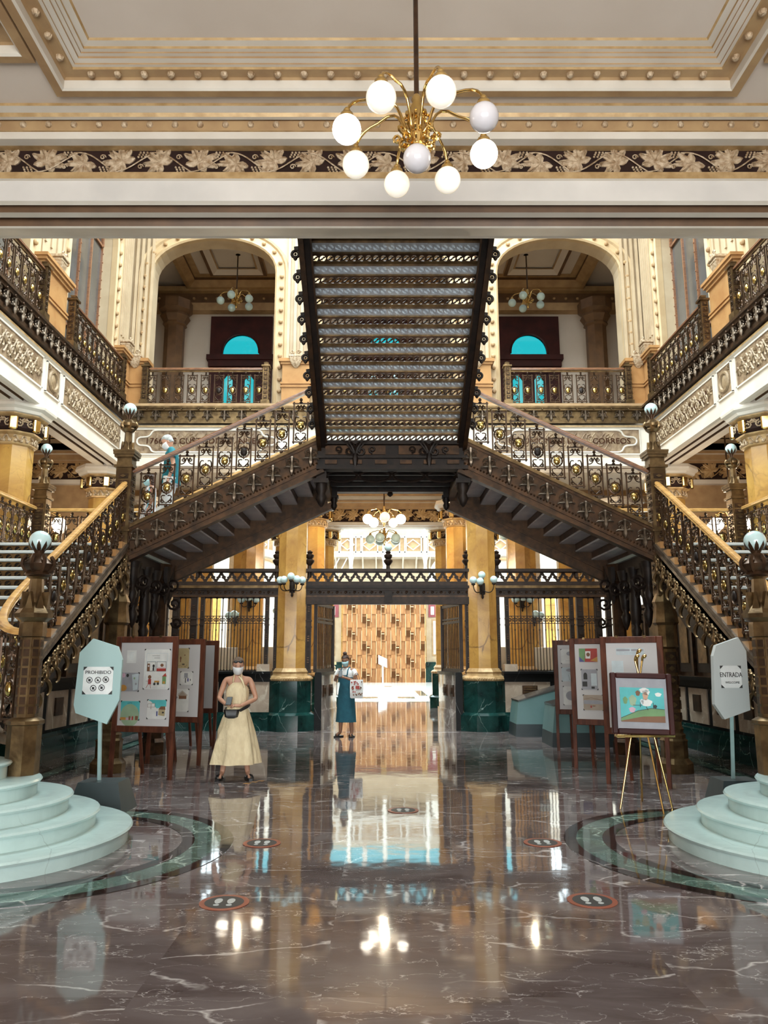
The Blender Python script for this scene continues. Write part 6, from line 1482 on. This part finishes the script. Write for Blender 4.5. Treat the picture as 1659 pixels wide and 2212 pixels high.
MB().torus((.22,-.02,.865),.028,.008,'z',12,5).build('bracelet',WHF,p,local=True)
# --- child beside her ---
STRIPE=bpy.data.materials.new('striped_cotton'); STRIPE.use_nodes=True; nt=STRIPE.node_tree; wv=N(nt,'ShaderNodeTexWave'); wv.inputs['Scale'].default_value=5; cr=N(nt,'ShaderNodeValToRGB'); cr.color_ramp.interpolation='CONSTANT'
for k,(q,c) in enumerate(((0,(.75,.73,.72)),(.4,(.55,.06,.07)),(.65,(.75,.73,.72)),(.85,(.1,.35,.45)))):
    el_=cr.color_ramp.elements[k] if k<2 else cr.color_ramp.elements.new(q); el_.position=q; el_.color=rgb(c)
tc=N(nt,'ShaderNodeTexCoord'); nt.links.new(tc.outputs['Object'],wv.inputs[0]); nt.links.new(wv.outputs[1],cr.inputs[0]); nt.links.new(cr.outputs[0],nt.nodes['Principled BSDF'].inputs['Base Color'])
p=thing('person','masked child in red striped dress beside the woman on the stairs','person',(-3.93,12.35,3.27),R(-60))
nd={}; e=legs(nd,.88,{'l':(-.09,-.06,.47),'r':(.09,0,.48)},{'l':(-.10,-.08,.09),'r':(.10,.05,.09)},{'l':(-.10,-.2,.04),'r':(.10,-.07,.04)},(.08,.055,.04))
e+=arms(nd,1.33,{'l':(-.22,.0,1.08),'r':(.22,.0,1.08)},{'l':(-.22,-.10,.88),'r':(.22,-.08,.86)})
o,M=body(p,nd,e,(0,-.04,1.50),R(12),R(0),[((-.22,-.10,.88),(0,-.3,-1),1,(0,-1,0),.3),((.22,-.08,.86),(0,-.3,-1),-1,(0,-1,0),.3)],SKIND,.80,1.1)
mask(p,M,MASKB); hair(p,M,DARKH,.12)
m=MB(); m.loft([ring(0,0,z*.8,rx*.8,ry*.8,36,f_,.05) for z,rx,ry,f_ in ((.42,.26,.22,6),(.7,.21,.18,6),(.95,.15,.12,4),(1.2,.15,.115,0),(1.32,.14,.10,0),(1.37,.07,.06,0))],cap=False); m.build('dress',STRIPE,p,local=True,ang=60)
for x,y in ((-.08,-.06),(.08,.04)): MB().bbox(x-.035,x+.035,y-.12,y+.05,.002,.05,.015).build('shoe',TEALG,p,local=True)
# --- person mostly hidden behind the left boards (only the shoes show) ---
p=thing('person','person behind the left boards, only black shoes showing under them','person',(-4.62,15.5,0),R(50))
nd={}; e=legs(nd,.88,{'l':(-.10,-.02,.5),'r':(.10,0,.5)},{'l':(-.11,.0,.085),'r':(.11,.03,.085)},{'l':(-.12,-.13,.035),'r':(.13,-.10,.035)})
e+=arms(nd,1.35,{'l':(-.24,.0,1.1),'r':(.24,.0,1.1)},{'l':(-.23,-.08,.88),'r':(.23,-.08,.88)})
o,M=body(p,nd,e,(0,-.03,1.52),R(8),0,[((-.23,-.08,.88),(0,-.2,-1),1,(0,-1,0),.3),((.23,-.08,.88),(0,-.2,-1),-1,(0,-1,0),.3)],SKIND,1.0)
hair(p,M,DARKH,0)
m=MB(); m.loft([ring(0,0,z,rx,ry,24) for z,rx,ry in ((.85,.16,.13),(1.05,.15,.12),(1.25,.16,.12),(1.36,.12,.08),(1.385,.06,.05))],cap=False)
for sg in (-1,1): m.tube([(sg*.14,0,1.34),(sg*.24,0,1.1),(sg*.23,-.08,.9)],[.06,.052,.04],10)
m.build('jacket',LEATH,p,local=True,ang=60)
m=MB()
for sg in (-1,1): m.tube([(sg*.085,0,.92),(sg*.1,-.01,.5),(sg*.11,.01,.1)],[.10,.075,.065],12)
m.build('trousers',mat('dark_denim',(.03,.035,.05),.8),p,local=True,ang=60)
for x,a in ((-.115,-.1),(.12,.1)): m=MB().loft([[(q*w_,y,z) for q,z in ((-1,.004),(1,.004),(1,.03),(.7,h_),(-.7,h_),(-1,.03))] for y,w_,h_ in ((.09,.03,.06),(.05,.038,.1),(-.03,.042,.1),(-.1,.046,.07),(-.17,.035,.05),(-.2,.015,.035))]); m.xf(Matrix.Translation((x,0,0))@RY(a,4,'Z')); m.build('shoe',LEATH,p,local=True,ang=50)
